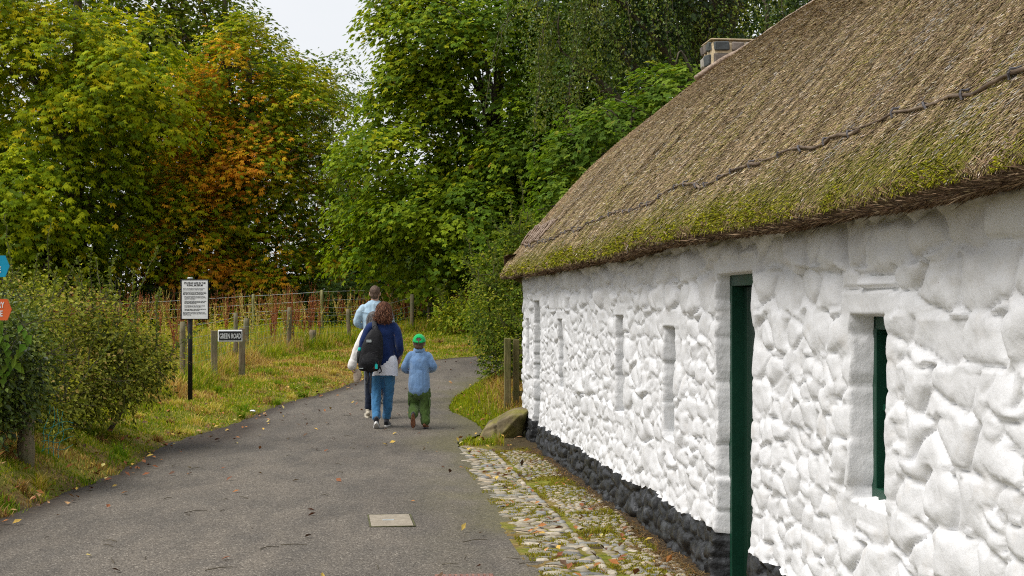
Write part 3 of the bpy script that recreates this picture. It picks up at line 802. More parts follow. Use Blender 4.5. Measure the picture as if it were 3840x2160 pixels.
def thatch():
    roof = empty('roof'); roof.parent = cottage; roof['label'] = 'thatched roof with mossy eave'
    ss = axis([(SA - .4, 3, .3), (3, 10, .035), (10, SV, .05)]); ss = np.append(ss, SV)
    us = np.linspace(0, PL, 170)
    SS, UU = np.meshgrid(ss, us, indexing='ij')
    Pp, Nn, Dd = roof_pt(SS, UU)
    nu = len(us)
    # far verge: rolled edge going down and back under
    V = Pp.reshape(-1, 3)
    last = Pp[-1]; nl = Nn[-1]
    rows = [last + np.array([0, .035, 0]) - nl * .06, last + np.array([0, .03, 0]) - nl * .2, last - nl * .30, last + np.array([0, -.5, 0]) - nl * .30]
    V = np.concatenate([V] + rows)
    nr = len(ss) + len(rows)
    i = (np.arange(nr - 1)[:, None] * nu + np.arange(nu - 1)[None, :]).ravel()
    Q = np.stack([i, i + nu, i + nu + 1, i + 1], 1)
    u_all = np.tile(us, nr); s_all = V[:, 1]
    moss = .8 * smooth(.95, .42, u_all) * smooth(-.15, .35, fbm(s_all * 1.1, u_all * 1.2, seed=110) + .5 * smooth(1.0, .5, u_all)) * smooth(.28, .36, u_all)
    pale = smooth(18.4, 18.9, s_all + .12 * fbm(s_all * 3, u_all * 3, seed=111))
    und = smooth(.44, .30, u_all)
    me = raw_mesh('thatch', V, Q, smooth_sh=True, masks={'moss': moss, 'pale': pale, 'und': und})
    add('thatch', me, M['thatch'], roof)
    # rear slope
    pr = prof[40:]
    back = np.array([(2 * ridge_x - a + .0, b) for a, b in pr])[::-1]
    V = np.array([[(a, y_, b - .03 * (k == 0)) for a, b in back] for k, y_ in enumerate((SA - .4, 8, SV))]).reshape(-1, 3)
    nb = len(back)
    i = (np.arange(2)[:, None] * nb + np.arange(nb - 1)[None, :]).ravel()
    add('rear_thatch', raw_mesh('rear_thatch', V, np.stack([i, i + nb, i + nb + 1, i + 1], 1), smooth_sh=True, masks={'moss': np.zeros(len(V)), 'pale': np.zeros(len(V)), 'und': np.zeros(len(V))}), M['thatch'], roof)

    # reed ends lying on the surface
    n = 520000
    s = 3.6 * ((SV + .02) / 3.6) ** (rng.uniform(0, 1, n) ** 1.25); s = np.where(rng.uniform(0, 1, n) < .10, rng.uniform(-.5, 3.7, n), s); u = .36 + (PL - .36) * rng.uniform(0, 1, n) ** 1.05
    Pt, Nt, Dt = roof_pt(s, u)
    near = np.clip(s / 9.5, .36, 1.3)
    ln = rng.uniform(.013, .046, n) * near ** .85; wd = rng.uniform(.0045, .0095, n) * near ** .8
    ydir = np.array([0, 1.0, 0])
    d = unit(Dt + ydir * (rng.normal(0, .30, n) + .10)[:, None] + rand_unit(n) * .10)
    base = Pt + Nt * .001; tip = base + d * ln[:, None] + Nt * (rng.uniform(.002, .011, n) * near ** .5)[:, None]
    side = unit(np.cross(d, Nt)) * wd[:, None]
    V = np.stack([base - side * .5, base + side * .5, tip + side * .5, tip - side * .5], 1).reshape(-1, 3)
    f1 = fbm(s * 9, u * .8, seed=120); f2 = fbm(s * 1.2, u * 1.1, seed=121)
    c = pick([(.35, .25, .135), (.475, .355, .21), (.25, .175, .095), (.105, .075, .043), (.25, .205, .065), (.66, .58, .47)], [3.0, 2.3, 2.6, 2.4, 2.8, .7], n, .24)
    c = c * (1 + .28 * f1 + .18 * f2)[:, None]
    pale = smooth(18.35, 18.8, s + .1 * f2) * .7 + .6 * (np.abs(s - 17.2 + .35 * f2) < .10) * smooth(.8, 1.6, u)
    c = np.where((rng.uniform(0, 1, n) < pale)[:, None], pick([(.52, .38, .22), (.44, .31, .18), (.36, .25, .14)], [2, 3, 2], n), c)
    grey = (rng.uniform(0, 1, n) < smooth(.25, .6, fbm(s * 16, u * .6, seed=122)) * .5)
    c = np.where(grey[:, None], pick([(.42, .39, .36), (.30, .28, .25)], [1, 1], n), c)
    ms = smooth(.90, .38, u) * smooth(-.30, .40, fbm(s * 1.1, u * 1.2, seed=110) + .35 * f1 + .55 * smooth(.8, .45, u))
    ms = np.maximum(ms * .85, .30 * smooth(3.4, 1.0, u) * smooth(-.1, .4, f2 + .4 * f1)) * (1 - .7 * smooth(18.4, 18.9, s))
    c = np.where((rng.uniform(0, 1, n) < ms)[:, None], pick([(.16, .155, .014), (.22, .20, .016), (.10, .10, .014), (.20, .155, .045)], [3, 2.4, 2, 2.4], n), c)
    kite_mesh('reed_stalks', V, c, M['straw'], roof)['kind'] = 'stuff'

    # moss tufts along the lower edge
    n = 52000
    s = 3.6 * ((SV - .1) / 3.6) ** rng.uniform(0, 1, n); s = np.where(rng.uniform(0, 1, n) < .14, rng.uniform(-.5, 3.7, n), s); u = .36 + .55 * rng.uniform(0, 1, n) ** 1.7
    k = rng.uniform(0, 1, n) < .9 * smooth(.56, .36, u + .14 * fbm(s * 1.3, s * 0, seed=132)) * smooth(-.45, .25, fbm(s * 5, u * 3, seed=130) + .5 * fbm(s * .6, s * 0, seed=131)) * (1 - .5 * smooth(14, 19, s))
    s, u = s[k], u[k]; n = len(s)
    Pt, Nt, Dt = roof_pt(s, u)
    d = unit(Nt * .6 + Dt * .7 + rand_unit(n) * .6)
    near = np.clip(s / 8, .6, 2)
    sz = rng.uniform(.012, .030, n) * near ** .6
    V = kites(Pt + Nt * .004, d, rand_unit(n), sz, sz * .42)
    o = kite_mesh('moss', V, pick([(.22, .23, .010), (.32, .31, .012), (.12, .13, .010), (.20, .17, .025)], [3, 1.8, 2, 1.5], n), M['straw'], roof); o['kind'] = 'stuff'; o['label'] = 'yellow green moss along the eave'

    # ragged brown fringe under the eave
    n = 26000
    s = 3.6 * (SV / 3.6) ** rng.uniform(0, 1, n); s = np.where(rng.uniform(0, 1, n) < .14, rng.uniform(-.5, 3.7, n), s); u = rng.uniform(.05, .38, n)
    Pt, Nt, Dt = roof_pt(s, u)
    d = unit(-Dt * .7 + Nt * .22 + np.array([-.15, 0, -.05]) + rand_unit(n) * .30 + np.array([0, 1, 0]) * rng.normal(0, .6, n)[:, None])
    ln = rng.uniform(.015, .045, n) * np.where(rng.uniform(0, 1, n) < .015, 2.6, 1)
    V = kites(Pt, d, rand_unit(n), ln, rng.uniform(.004, .008, n) * np.clip(s / 8, .6, 1.8), .4, 0, 0)
    kite_mesh('eave_fringe', V, pick([(.22, .145, .085), (.15, .095, .055), (.31, .22, .135), (.08, .052, .034), (.42, .32, .2)], [3, 3, 2, 1.5, .6], n), M['straw'], roof)['kind'] = 'stuff'

    # hazel rod pinned along the lower thatch, in lapped lengths with dark ties
    a = SA
    while a < 18.6:
        b = min(a + rng.uniform(1.3, 2.1), 18.75)
        ss_ = np.linspace(a, b + .12, 14); mb = MB()
        uu_ = .80 + .012 * np.sin(ss_ * 2.1) + .05 * fbm(ss_ * 1.9, ss_ * 0, seed=140) + np.linspace(-.016, .016, 14)
        Pt, Nt, Dt = roof_pt(ss_, uu_)
        mb.tube(Pt + Nt * .014 + rng.normal(0, .004, (14, 3)), np.linspace(.0095, .005, 14), 7, (0, 0, 1))
        for q in np.arange(a + rng.uniform(.1, .3), b, .36):
            uq = float(np.interp(q, ss_, uu_)); w_ = rng.uniform(.016, .05)
            Pq, Nq, Dq = roof_pt(np.linspace(q - .015, q + rng.uniform(-.03, .05), 5), uq + np.linspace(-.018, w_, 5))
            ties = MB(); ties.tube(Pq + Nq * np.array([.006, .024, .028, .012, .004])[:, None], .0055, 5, (0, 0, 1)); ties.build('binding', M['tie'], roof)
        a = b; mb.build('eave_rod', M['rod'], roof, True)
    # lattice of short rods near the far verge
    mb = MB()
    for u0 in (.86, 1.02, 1.18):
        ss_ = np.linspace(17.3, 19.3, 10); Pt, Nt, _ = roof_pt(ss_, np.full(10, u0) + .02 * np.sin(ss_ * 5))
        mb.tube(Pt + Nt * .02, .011, 6, (0, 0, 1))
    for q in np.arange(17.4, 19.2, .2):
        for sg in (-1, 1):
            ss_ = np.linspace(q - .13 * sg, q + .13 * sg, 4); uu_ = np.linspace(.86, 1.18, 4); Pt, Nt, _ = roof_pt(ss_, uu_)
            mb.tube(Pt + Nt * (.026 + .006 * sg), .009, 5, (0, 0, 1))
    mb.build('rod_lattice', M['rod_pale'], roof, True)
    # ridge sods
    mb = MB()
    ss_ = np.linspace(SA - .3, SV - .1, 120)
    mb.tube(np.stack([np.full(120, ridge_x) + .01 * np.sin(ss_ * 3), ss_, 5.01 + .02 * fbm(ss_ * 2, ss_ * 0, seed=150)], 1), np.stack([np.full(120, .16), np.full(120, .055)], 1), 12, (1, 0, 0))
    mb.build('ridge_cap', M['rod_pale'], roof, True)
    return roof

m, nt, N, L = new_mat('thatch')
def th():
    out = N.new('ShaderNodeOutputMaterial'); b = N.new('ShaderNodeBsdfPrincipled'); L.new(b.outputs[0], out.inputs[0])
    tc = N.new('ShaderNodeTexCoord')
    def nz(sc, det=6, st=(1, 1, 1)):
        mp = N.new('ShaderNodeMapping'); mp.inputs['Scale'].default_value = st; L.new(tc.outputs['Object'], mp.inputs[0])
        n = N.new('ShaderNodeTexNoise'); n.inputs['Scale'].default_value = sc; n.inputs['Detail'].default_value = det; n.inputs['Roughness'].default_value = .7
        L.new(mp.outputs[0], n.inputs['Vector']); return n.outputs[0]
    def rp(s, cs):
        r = N.new('ShaderNodeValToRGB'); e = r.color_ramp.elements
        while len(e) > 1: e.remove(e[-1])
        for i, (p, c) in enumerate(cs):
            el = e[0] if i == 0 else e.new(p); el.position = p; el.color = (*c, 1)
        L.new(s, r.inputs[0]); return r.outputs[0]
    def mixa(attr, a, c):
        t = N.new('ShaderNodeAttribute'); t.attribute_name = attr
        x = N.new('ShaderNodeMix'); x.data_type = 'RGBA'; L.new(t.outputs['Fac'], x.inputs[0]); L.new(a, x.inputs[6]); L.new(c, x.inputs[7]); return x.outputs[2]
    st = nz(22, 8, (.45, 1.6, .45))
    c = rp(st, [(.28, (.055, .039, .023)), (.45, (.16, .115, .065)), (.6, (.28, .205, .12)), (.78, (.42, .32, .20))])
    c = mixa('pale', c, rp(st, [(.3, (.14, .09, .05)), (.7, (.42, .30, .18))]))
    c = mixa('moss', c, rp(nz(30), [(.3, (.06, .07, .010)), (.55, (.14, .15, .016)), (.75, (.22, .21, .03))]))
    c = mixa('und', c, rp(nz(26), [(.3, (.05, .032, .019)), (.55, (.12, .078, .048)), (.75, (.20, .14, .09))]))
    L.new(c, b.inputs['Base Color']); b.inputs['Roughness'].default_value = .95; b.inputs['Specular IOR Level'].default_value = .1
    bp = N.new('ShaderNodeBump'); bp.inputs['Strength'].default_value = 1; bp.inputs['Distance'].default_value = .03
    L.new(st, bp.inputs['Height']); L.new(bp.outputs[0], b.inputs['Normal'])
th(); M['thatch'] = m
M['rod'] = noise_mat('hazel_rod', [(.3, (.04, .028, .02)), (.5, (.12, .085, .058)), (.72, (.32, .25, .17))], 14, 6, .8, .4, 40, (2, .4, 2))
M['rod_pale'] = noise_mat('split_rod', [(.3, (.14, .10, .075)), (.5, (.27, .20, .15)), (.72, (.42, .34, .27))], 14, 6, .8, .4, 40, (2, .6, 2))
M['tie'] = noise_mat('tarred_twine', [(.3, (.05, .048, .05)), (.7, (.15, .14, .15))], 30, 4, .8, .3)
ROOF = thatch()

# chimney: squared field stones in tan mortar, on the ridge above the gable
def chimney():
    st = MB(); cols = []
    ch = empty('chimney'); ch.parent = cottage; ch.empty_display_size = .1
    cx, cy, hw, hd, z0, z1 = ridge_x - .02, 19.0, .37, .25, 4.25, 5.235
    mb = MB(); mb.box((cx, cy, (z0 + z1) / 2), (hw * 2, hd * 2, z1 - z0), bev=.05)
    mb.box((cx, cy, z1 + .012), (hw * 2 + .012, hd * 2 + .012, .018), bev=.006)
    # flaunching fillet that follows the thatch round the foot of the stack
    t = np.linspace(-.62, .62, 16)
    fl_ = MB(); fl_.tube(np.stack([cx + t * .95, np.full(16, cy - hd - .03), 5.045 - .66 * np.abs(t) ** 1.25 + .03], 1), np.stack([np.full(16, .055), np.full(16, .035)], 1), 8, (0, 1, 0))
    mb.build('mortar', M['mortar'], ch); fl_.build('flaunching', M['rod_pale'], ch, True)
    pal = [(.07, .078, .076), (.13, .11, .095), (.24, .225, .20), (.05, .057, .06), (.16, .135, .115), (.20, .19, .175)]
    tint = []
    z = z1 - .004
    row = 0
    while z > z0 + .1:
        h = [.155, .185, .165, .18][row % 4]
        for face in range(4):
            length = hw * 2 if face % 2 == 0 else hd * 2
            a = -length / 2 + .02
            while a < length / 2 - .06:
                w = min(rng.uniform(.15, .30), length / 2 - .02 - a)
                if w < .06: break
                mid = a + w / 2
                q = MB()
                dims = (w - .034, .06, h - .036)
                q.box((0, 0, 0), dims, bev=.016)
                V = np.concatenate(q.v) + rng.normal(0, .0055, (24, 3))
                if face == 0: V = V + np.array([cx + mid, cy - hd - .005, z - h / 2])
                elif face == 2: V = V + np.array([cx + mid, cy + hd + .005, z - h / 2])
                else:
                    V = V[:, [1, 0, 2]] + np.array([cx + (hw + .005) * (1 if face == 1 else -1), cy + mid, z - h / 2])
                st.put(V, [f for f in q.f]); tint.append(np.tile(np.array(pal[rng.integers(len(pal))]) * rng.uniform(.8, 1.25), (24, 1)))
                a += w
        z -= h; row += 1
    st.build('stone_block', M['cobble'], ch, tint=np.concatenate(tint))
M['mortar'] = noise_mat('tan_mortar', [(.3, (.42, .33, .20)), (.6, (.56, .46, .31)), (.8, (.62, .54, .40))], 18, 7, .9, .5, 40)
chimney()

# ------------------------------------------------------------------ cobbled strip along the wall
def cobbles():
    V, F, T = [], [], []; n0 = 0
    def stone(v, s, a, b, h, rot, col):
        nonlocal n0
        m_ = 9; rings = [(1.0, -.012), (.93, .45 * h), (.66, .86 * h), (.30, h)]
        ang = np.linspace(0, 2 * np.pi, m_, endpoint=False) + rng.uniform(0, 6)
        ex = rng.uniform(.72, .95); ca, sa = np.cos(ang), np.sin(ang)
        px = np.sign(ca) * np.abs(ca) ** ex * a; py = np.sign(sa) * np.abs(sa) ** ex * b
        w_ = 1 + rng.normal(0, .05, m_)
        c, s_ = math.cos(rot), math.sin(rot)
        vs = []
        for r, z in rings:
            X, Y = px * r * w_, py * r * w_
            vs.append(np.stack([v + X * c - Y * s_, s + X * s_ + Y * c, np.full(m_, z)], 1))
        vs.append([[v, s, h * 1.03]])
        vs = np.concatenate(vs); tl = rng.normal(0, .06, 2)
        vs[:, 2] += (vs[:, 0] - v) * tl[0] + (vs[:, 1] - s) * tl[1]
        vs[:, 2] += zb(v, s)
        j = np.arange(m_); j2 = (j + 1) % m_
        q = np.concatenate([np.stack([k * m_ + j, k * m_ + j2, (k + 1) * m_ + j2, (k + 1) * m_ + j], 1) for k in range(3)])
        t = np.stack([3 * m_ + j, 3 * m_ + j2, np.full(m_, 4 * m_)], 1)
        V.append(vs); F.append((q + n0, t + n0)); T.append(np.tile(col, (len(vs), 1))); n0 += len(vs)
    def zb(v, s): return -.028 + .028 * smooth(-.62, -1.0, np.asarray(v, float)) + .01 * smooth(-.55, -.2, np.asarray(v, float))
    pal = np.array([(.30, .27, .205), (.38, .335, .26), (.24, .225, .185), (.28, .24, .17), (.20, .20, .19), (.33, .27, .19)])
    c_ = lambda: pal[rng.integers(6)] * rng.uniform(.72, 1.18)
    s = 5.0
    while s < 17.3:
        big = 1.0 if s > 11 else 1.15
        step = .070 * big * rng.uniform(.9, 1.15)
        v = -1.03 + rng.uniform(-.07, .04)
        while v < -.70:
            w = rng.uniform(.09, .18) * big
            stone(v + w / 2, s + rng.normal(0, .006), w / 2 * .97, step * .51, rng.uniform(.012, .022), rng.normal(0, .12), c_()); v += w + .004
        s += step
    s = 5.0
    while s < 17.1:                                             # gutter line of stones laid end to end
        l = rng.uniform(.12, .2); stone(-.63 + rng.normal(0, .006), s, .035, l / 2 * .95, .024, rng.normal(0, .06), c_()); s += l + .012
    s = 5.0
    while s < 16.9:
        big = 1.0 if s > 10.5 else 1.25
        v = -.56 + rng.uniform(0, .05); step = .060 * big
        lim = -.16 + .06 * math.sin(s * 1.7) - .12 * smooth(14, 17, s)
        while v < lim:
            w = rng.uniform(.042, .082) * big
            if vnoise(np.array([s * 1.3]), np.array([v * 3.0]), seed=160)[0] < .45:
                stone(v + w / 2, s + rng.normal(0, .014), w / 2 * .95, step * rng.uniform(.46, .60), rng.uniform(.010, .020), rng.normal(0, .35), c_())
            v += w + .006
        s += step
    me = raw_mesh('cobbled_strip', np.concatenate(V), [np.concatenate([f[0] for f in F]), np.concatenate([f[1] for f in F])], np.concatenate(T), True)
    o = add('cobbled_strip', me, M['cobble'])
    o.location = (CX, 0, 0); o.rotation_euler = (0, 0, CRZ)
    tag(o, 'strip of rounded beach cobbles laid between lane and cottage wall', 'cobbles', kind='structure')
    # bed: earth and moss
    vs, ss = np.linspace(-1.14, .12, 40), np.linspace(-2, 17.5, 300)
    A, B = np.meshgrid(vs, ss); Zb = zb(A, B) + .006 + .006 * fbm(A * 12, B * 12, seed=161)
    Zb = Zb + .02 * smooth(-.2, 0, A)
    Zb = Zb - .09 * smooth(17.0, 17.3, B) * smooth(-.45, -.62, A)
    i = (np.arange(299)[:, None] * 40 + np.arange(39)[None, :]).ravel()
    br = smooth(-.32, -.12, A + .12 * fbm(A * 3, B * 2, seed=162) + .14 * smooth(13, 17, B))
    br = np.clip(br + smooth(17.2, 17.6, B), 0, 1)
    me = raw_mesh('earth_bed', np.stack([A, B, Zb], -1), np.stack([i, i + 1, i + 41, i + 40], 1), smooth_sh=True, masks={'dirt': br})
    o = add('earth_bed', me, M['bed']); o.location = (CX, 0, 0); o.rotation_euler = (0, 0, CRZ)
    tag(o, 'mossy earth between the cobbles and brown soil at the wall foot', 'soil', kind='structure')
    # moss and grass tufts between the stones, dead straw at the wall foot
    n = 70000
    s = 7.0 * (17.4 / 7.0) ** rng.uniform(0, 1, n); v = rng.uniform(-1.1, -.02, n)
    f = fbm(v * 5, s * 3, seed=163) + .3 * fbm(v * 1.5, s * 1.2, seed=164)
    green = (f > .04 - .24 * smooth(10.5, 14.5, s) * smooth(-.95, -.7, v)) & (v < -.15 + .1 * f)
    dry = (v > -.27 + .14 * f - .10 * smooth(13, 17, s)) & ~green
    k = green | (dry & (rng.uniform(0, 1, n) < .45)); s, v, green, f = s[k], v[k], green[k], f[k]; n = len(s)
    hgt = np.where(green, rng.uniform(.006, .020, n) + np.clip(f - .45, 0, 1) * .08, rng.uniform(.008, .03, n))
    col = np.where(green[:, None], pick([(.24, .225, .02), (.15, .17, .016), (.31, .26, .03), (.20, .15, .05)], [3, 2, 2, 1.5], n), pick([BROWN, (.12, .07, .035), (.22, .15, .07), (.30, .22, .12)], [3, 3, 2, 1], n))
    c0, s0 = math.cos(CRZ), math.sin(CRZ)
    Pw = np.stack([CX + v * c0 - s * s0, v * s0 + s * c0, zb(v, s) + .005], 1)
    blades(Pw, hgt, rng.uniform(.005, .010, n), np.where(green, rng.uniform(.2, 1.2, n), rng.uniform(1.5, 5, n)), col, 'cobble_moss', M['grass'], label='green moss tufts and dry litter between the cobbles', cat='moss')
m0, nt0, N0, L0 = M['soil'], None, None, None
M['bed'] = M['soil'].copy(); M['bed'].name = 'mossy_bed'
for nd in M['bed'].node_tree.nodes:                        # same earth, mossier greens
    if nd.type == 'VALTORGB' and abs(nd.color_ramp.elements[0].color[1] - .06) < .004 and nd.color_ramp.elements[0].color[0] < .047:
        for el, c in zip(nd.color_ramp.elements, [(.06, .065, .012), (.12, .125, .02), (.17, .155, .05)]): el.color = (*c, 1)
cobbles()
# ------------------------------------------------------------------ trees and shrubs
CAM = np.array([0, 0, CAM_Z])
def shell_points(envs, n, lo=.62, hi=1.0, seed=0):
    vols = np.array([r[0] * r[1] + r[1] * r[2] + r[0] * r[2] for c, r in envs]); pts, outs = [], []
    while sum(len(p) for p in pts) < n:
        k = rng.choice(len(envs), n, p=vols / vols.sum())
        C = np.array([envs[i][0] for i in k], float); Rr = np.array([envs[i][1] for i in k], float)
        d = rand_unit(n); rad = (lo ** 3 + (hi ** 3 - lo ** 3) * rng.uniform(0, 1, n)) ** (1 / 3)
        bump = 1 + .30 * fbm(d[:, 0] * 2.2 + C[:, 0], d[:, 1] * 2.2 + C[:, 1], d[:, 2] * 2.2 + C[:, 2], seed=200 + seed)
        p = C + d * Rr * (rad * bump)[:, None]
        inner = np.zeros(n, bool)
        for c, r in envs:
            q = np.linalg.norm((p - np.array(c)) / np.array(r), axis=1); inner |= q < lo * .9
        pts.append(p[~inner]); outs.append(unit((d / Rr)[~inner]))
    return np.concatenate(pts)[:n], np.concatenate(outs)[:n]

def bough_points(envs, n, nb, br, lo=.55, seed=0):
    """sprays gathered on the upper and outer side of separate boughs"""
    C, O = shell_points(envs, nb, lo, 1.0, seed)
    sc = br * rng.uniform(.6, 1.45, nb); w = sc ** 2; k = rng.choice(nb, n * 3, p=w / w.sum())
    d = rand_unit(n * 3)
    keep = (d * unit(O[k] * .75 + np.array([0, 0, .8]))).sum(1) > -.12 + rng.normal(0, .15, n * 3)
    k, d = k[keep][:n], d[keep][:n]
    P = C[k] + d * np.array([1, 1, .62]) * (sc[k] * (rng.uniform(.72, 1.06, len(k))))[:, None]
    P[:, 2] -= .22 * ((P[:, :2] - C[k][:, :2]) ** 2).sum(1) / sc[k]
    return P, unit(d * .8 + O[k] * .45)

def limbs(mb, base, top, targets, r0, n_first=9, wob=.25):
    """trunk plus limbs that branch toward crown points"""
    base, top = np.array(base, float), np.array(top, float)
    tr = spline(np.stack([base, base * .66 + top * .34 + rng.normal(0, wob * .4, 3) * [1, 1, 0], base * .33 + top * .67 + rng.normal(0, wob * .5, 3) * [1, 1, 0], top]), 18)
    rr = r0 * np.linspace(1, .28, 18) * (1 + .5 * np.exp(-np.linspace(0, 9, 18)))
    mb.tube(tr, rr, 12)
    if len(targets) == 0: return
    pick_ = targets[rng.choice(len(targets), min(len(targets), n_first * 7), replace=False)]
    firsts = pick_[:n_first]
    curves = []
    for p in firsts:
        zt = np.clip((p[2] - base[2]) * rng.uniform(.35, .7), .25 * (top[2] - base[2]), .95 * (top[2] - base[2]))
        k = int(np.clip(zt / (top[2] - base[2] + 1e-6) * 17, 1, 16))
        a = tr[k]; mid = (a + p) / 2 + np.array([0, 0, .10]) * np.linalg.norm(p - a) + rng.normal(0, wob * .6, 3)
        c = spline(np.stack([a, mid, p]), 12); curves.append(c)
        mb.tube(c, np.linspace(rr[k] * .55, .02, 12), 7)
    allp = np.concatenate([c[3:] for c in curves])
    for p in pick_[n_first:]:
        a = allp[np.argmin(np.linalg.norm(allp - p, axis=1) + rng.uniform(0, .8, len(allp)))]
        mid = (a + p) / 2 + rng.normal(0, .12, 3) + np.array([0, 0, .08])
        mb.tube(spline(np.stack([a, mid, p]), 7), np.linspace(.035, .008, 7), 5)

def foliage(P, O, per, sr, kind, size, colf, flat=.25, droop=.5, up=.75, back_keep=.4, nrm_j=.35):
    """leaf sprays: P centres, O outward directions"""
    to = unit(CAM - P); f = (O * to).sum(1)
    k = (f > -.25) | (rng.uniform(0, 1, len(P)) < back_keep); P, O = P[k], O[k]
    n = len(P)
    ns = unit(np.array([0, 0, up]) + O * .55 + rand_unit(n) * .3)
    t1 = unit(np.cross(ns, rand_unit(n))); t2 = np.cross(ns, t1)
    i = np.repeat(np.arange(n), per); m_ = len(i)
    r = np.sqrt(rng.uniform(0, 1, m_)); a = rng.uniform(0, 2 * np.pi, m_)
    srr = sr * rng.uniform(.65, 1.35, n)[i]
    rd = t1[i] * np.cos(a)[:, None] + t2[i] * np.sin(a)[:, None]
    pos = P[i] + rd * (r * srr)[:, None] + ns[i] * (rng.normal(0, flat, m_) * srr)[:, None]
    pos[:, 2] -= droop * r ** 2 * srr * .8
    dr = unit(rd * .8 + O[i] * .5 + np.array([0, 0, -.55 * droop]) + rand_unit(m_) * .35)
    nr = unit(ns[i] + rand_unit(m_) * nrm_j)
    sz = size * rng.uniform(.5, 1.35, m_)
    V, idx = leaflets(pos, dr, nr, sz, kind)
    col = colf(P, i, pos, r)
    return V, col[idx]

def colour_mix(base, wts, spray_j=.16, leaf_j=.14, clump=None):
    base = np.array(base); wts = np.array(wts, float) / np.sum(wts)
    def f(P, i, pos, r):
        n = len(P)
        w = np.tile(wts, (n, 1))
        if clump is not None: w = clump(P, w)
        cw = np.cumsum(w / w.sum(1, keepdims=True), 1)
        k = (rng.uniform(0, 1, n)[:, None] > cw).sum(1).clip(0, len(base) - 1)
        swap = rng.uniform(0, 1, len(i)) < .35
        kk = np.where(swap, (rng.uniform(0, 1, len(i))[:, None] > cw[i]).sum(1).clip(0, len(base) - 1), k[i])
        return base[kk] * rng.uniform(1 - spray_j, 1 + spray_j, n)[i][:, None] * rng.uniform(1 - leaf_j, 1 + leaf_j, (len(i), 1))
    return f

def tree(name, label, cat, base, top, r0, envs, n, per, sr, kind, size, colf, n_in=0, group=None, mat='leaf', limb_n=9, lo=.6, extra=None, core_col=None, nb=0, br=1.0, seed=0, **kw):
    global rng
    rng = np.random.default_rng(int(abs(base[0] * 131 + base[1] * 17)) + seed)
    z0 = gz(base[0], base[1]); loc = np.array([base[0], base[1], z0])
    o = empty(name, loc, 0, label, cat, group)
    sd_ = int(abs(base[0] * 7)) % 50
    if nb:
        P, O = bough_points(envs, int(n * .74), nb, br, lo, sd_); P2, O2 = shell_points(envs, n - len(P), .55, .97, sd_)
        P, O = np.concatenate([P, P2]), np.concatenate([O, O2])
    else: P, O = shell_points(envs, n, lo, 1.0, sd_)
    ok = P[:, 2] > z0 + .25; P, O = P[ok], O[ok]
    mb = MB(); limbs(mb, (0, 0, -.15), (top[0] - base[0], top[1] - base[1], top[2] - z0), P - loc, r0, limb_n)
    mb.build('trunk', M['bark'], o, True)
    V, c = foliage(P, O, per, sr, kind, size, colf, **kw)
    Vs, cs = [V], [c]
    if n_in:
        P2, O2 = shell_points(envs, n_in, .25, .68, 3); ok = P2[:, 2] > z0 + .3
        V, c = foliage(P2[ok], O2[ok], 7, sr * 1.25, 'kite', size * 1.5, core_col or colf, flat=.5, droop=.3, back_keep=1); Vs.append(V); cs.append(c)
    if extra:
        for (V, c) in extra: Vs.append(V); cs.append(c)
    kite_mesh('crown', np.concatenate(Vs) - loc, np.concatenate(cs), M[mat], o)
    return o

# palettes (leaf colours; dark tones also paint shaded leaves)
CH_G, CH_L, CH_Y, CH_D = (.17, .24, .008), (.32, .36, .009), (.52, .46, .012), (.085, .135, .008)
OR1, OR2, OR3, BR1 = (.64, .31, .02), (.52, .21, .016), (.72, .48, .022), (.30, .13, .02)
SY_G, SY_L, SY_Y, SY_D = (.115, .195, .014), (.215, .285, .013), (.38, .39, .016), (.07, .125, .012)

# big green horse chestnut on the left
def clumpA(P, w):
    w = w.copy(); hi = smooth(5, 11, P[:, 2]) ; nn = fbm(P[:, 0] * .5, P[:, 1] * .5, P[:, 2] * .5, seed=210)
    w[:, 2] *= (.35 + 2.2 * hi) * (1 + 1.2 * nn); w[:, 1] *= 1 + nn; w[:, 4] *= np.clip(.6 + 2.5 * nn, 0, 9)  # more yellow leaves higher up paint the lit top
    return w
tree('horse_chestnut', 'tall leafy green horse chestnut with its lit top tinted yellow at the left edge', 'tree', (-14.6, 47.5), (-14.4, 47.2, 12.5), .42,
     [((-15.3, 46.5, 6.9), (3.9, 3.4, 6.6)), ((-18.6, 47, 8.4), (4.2, 3.4, 6.7)), ((-15.4, 45.2, 4.3), (2.9, 2.3, 3.4)), ((-17.2, 45.5, 3.4), (3.2, 2.4, 3.2)), ((-13.6, 46.5, 8.6), (2.4, 2.2, 3.6))],
     3300, 18, .55, 'palmate', .18, colour_mix([CH_G, CH_L, CH_Y, CH_D, OR3], [3.6, 3.4, .8, 1.4, .10], clump=clumpA), n_in=900, lo=.62, nb=105, br=1.15, droop=1.0, up=.7, limb_n=12)

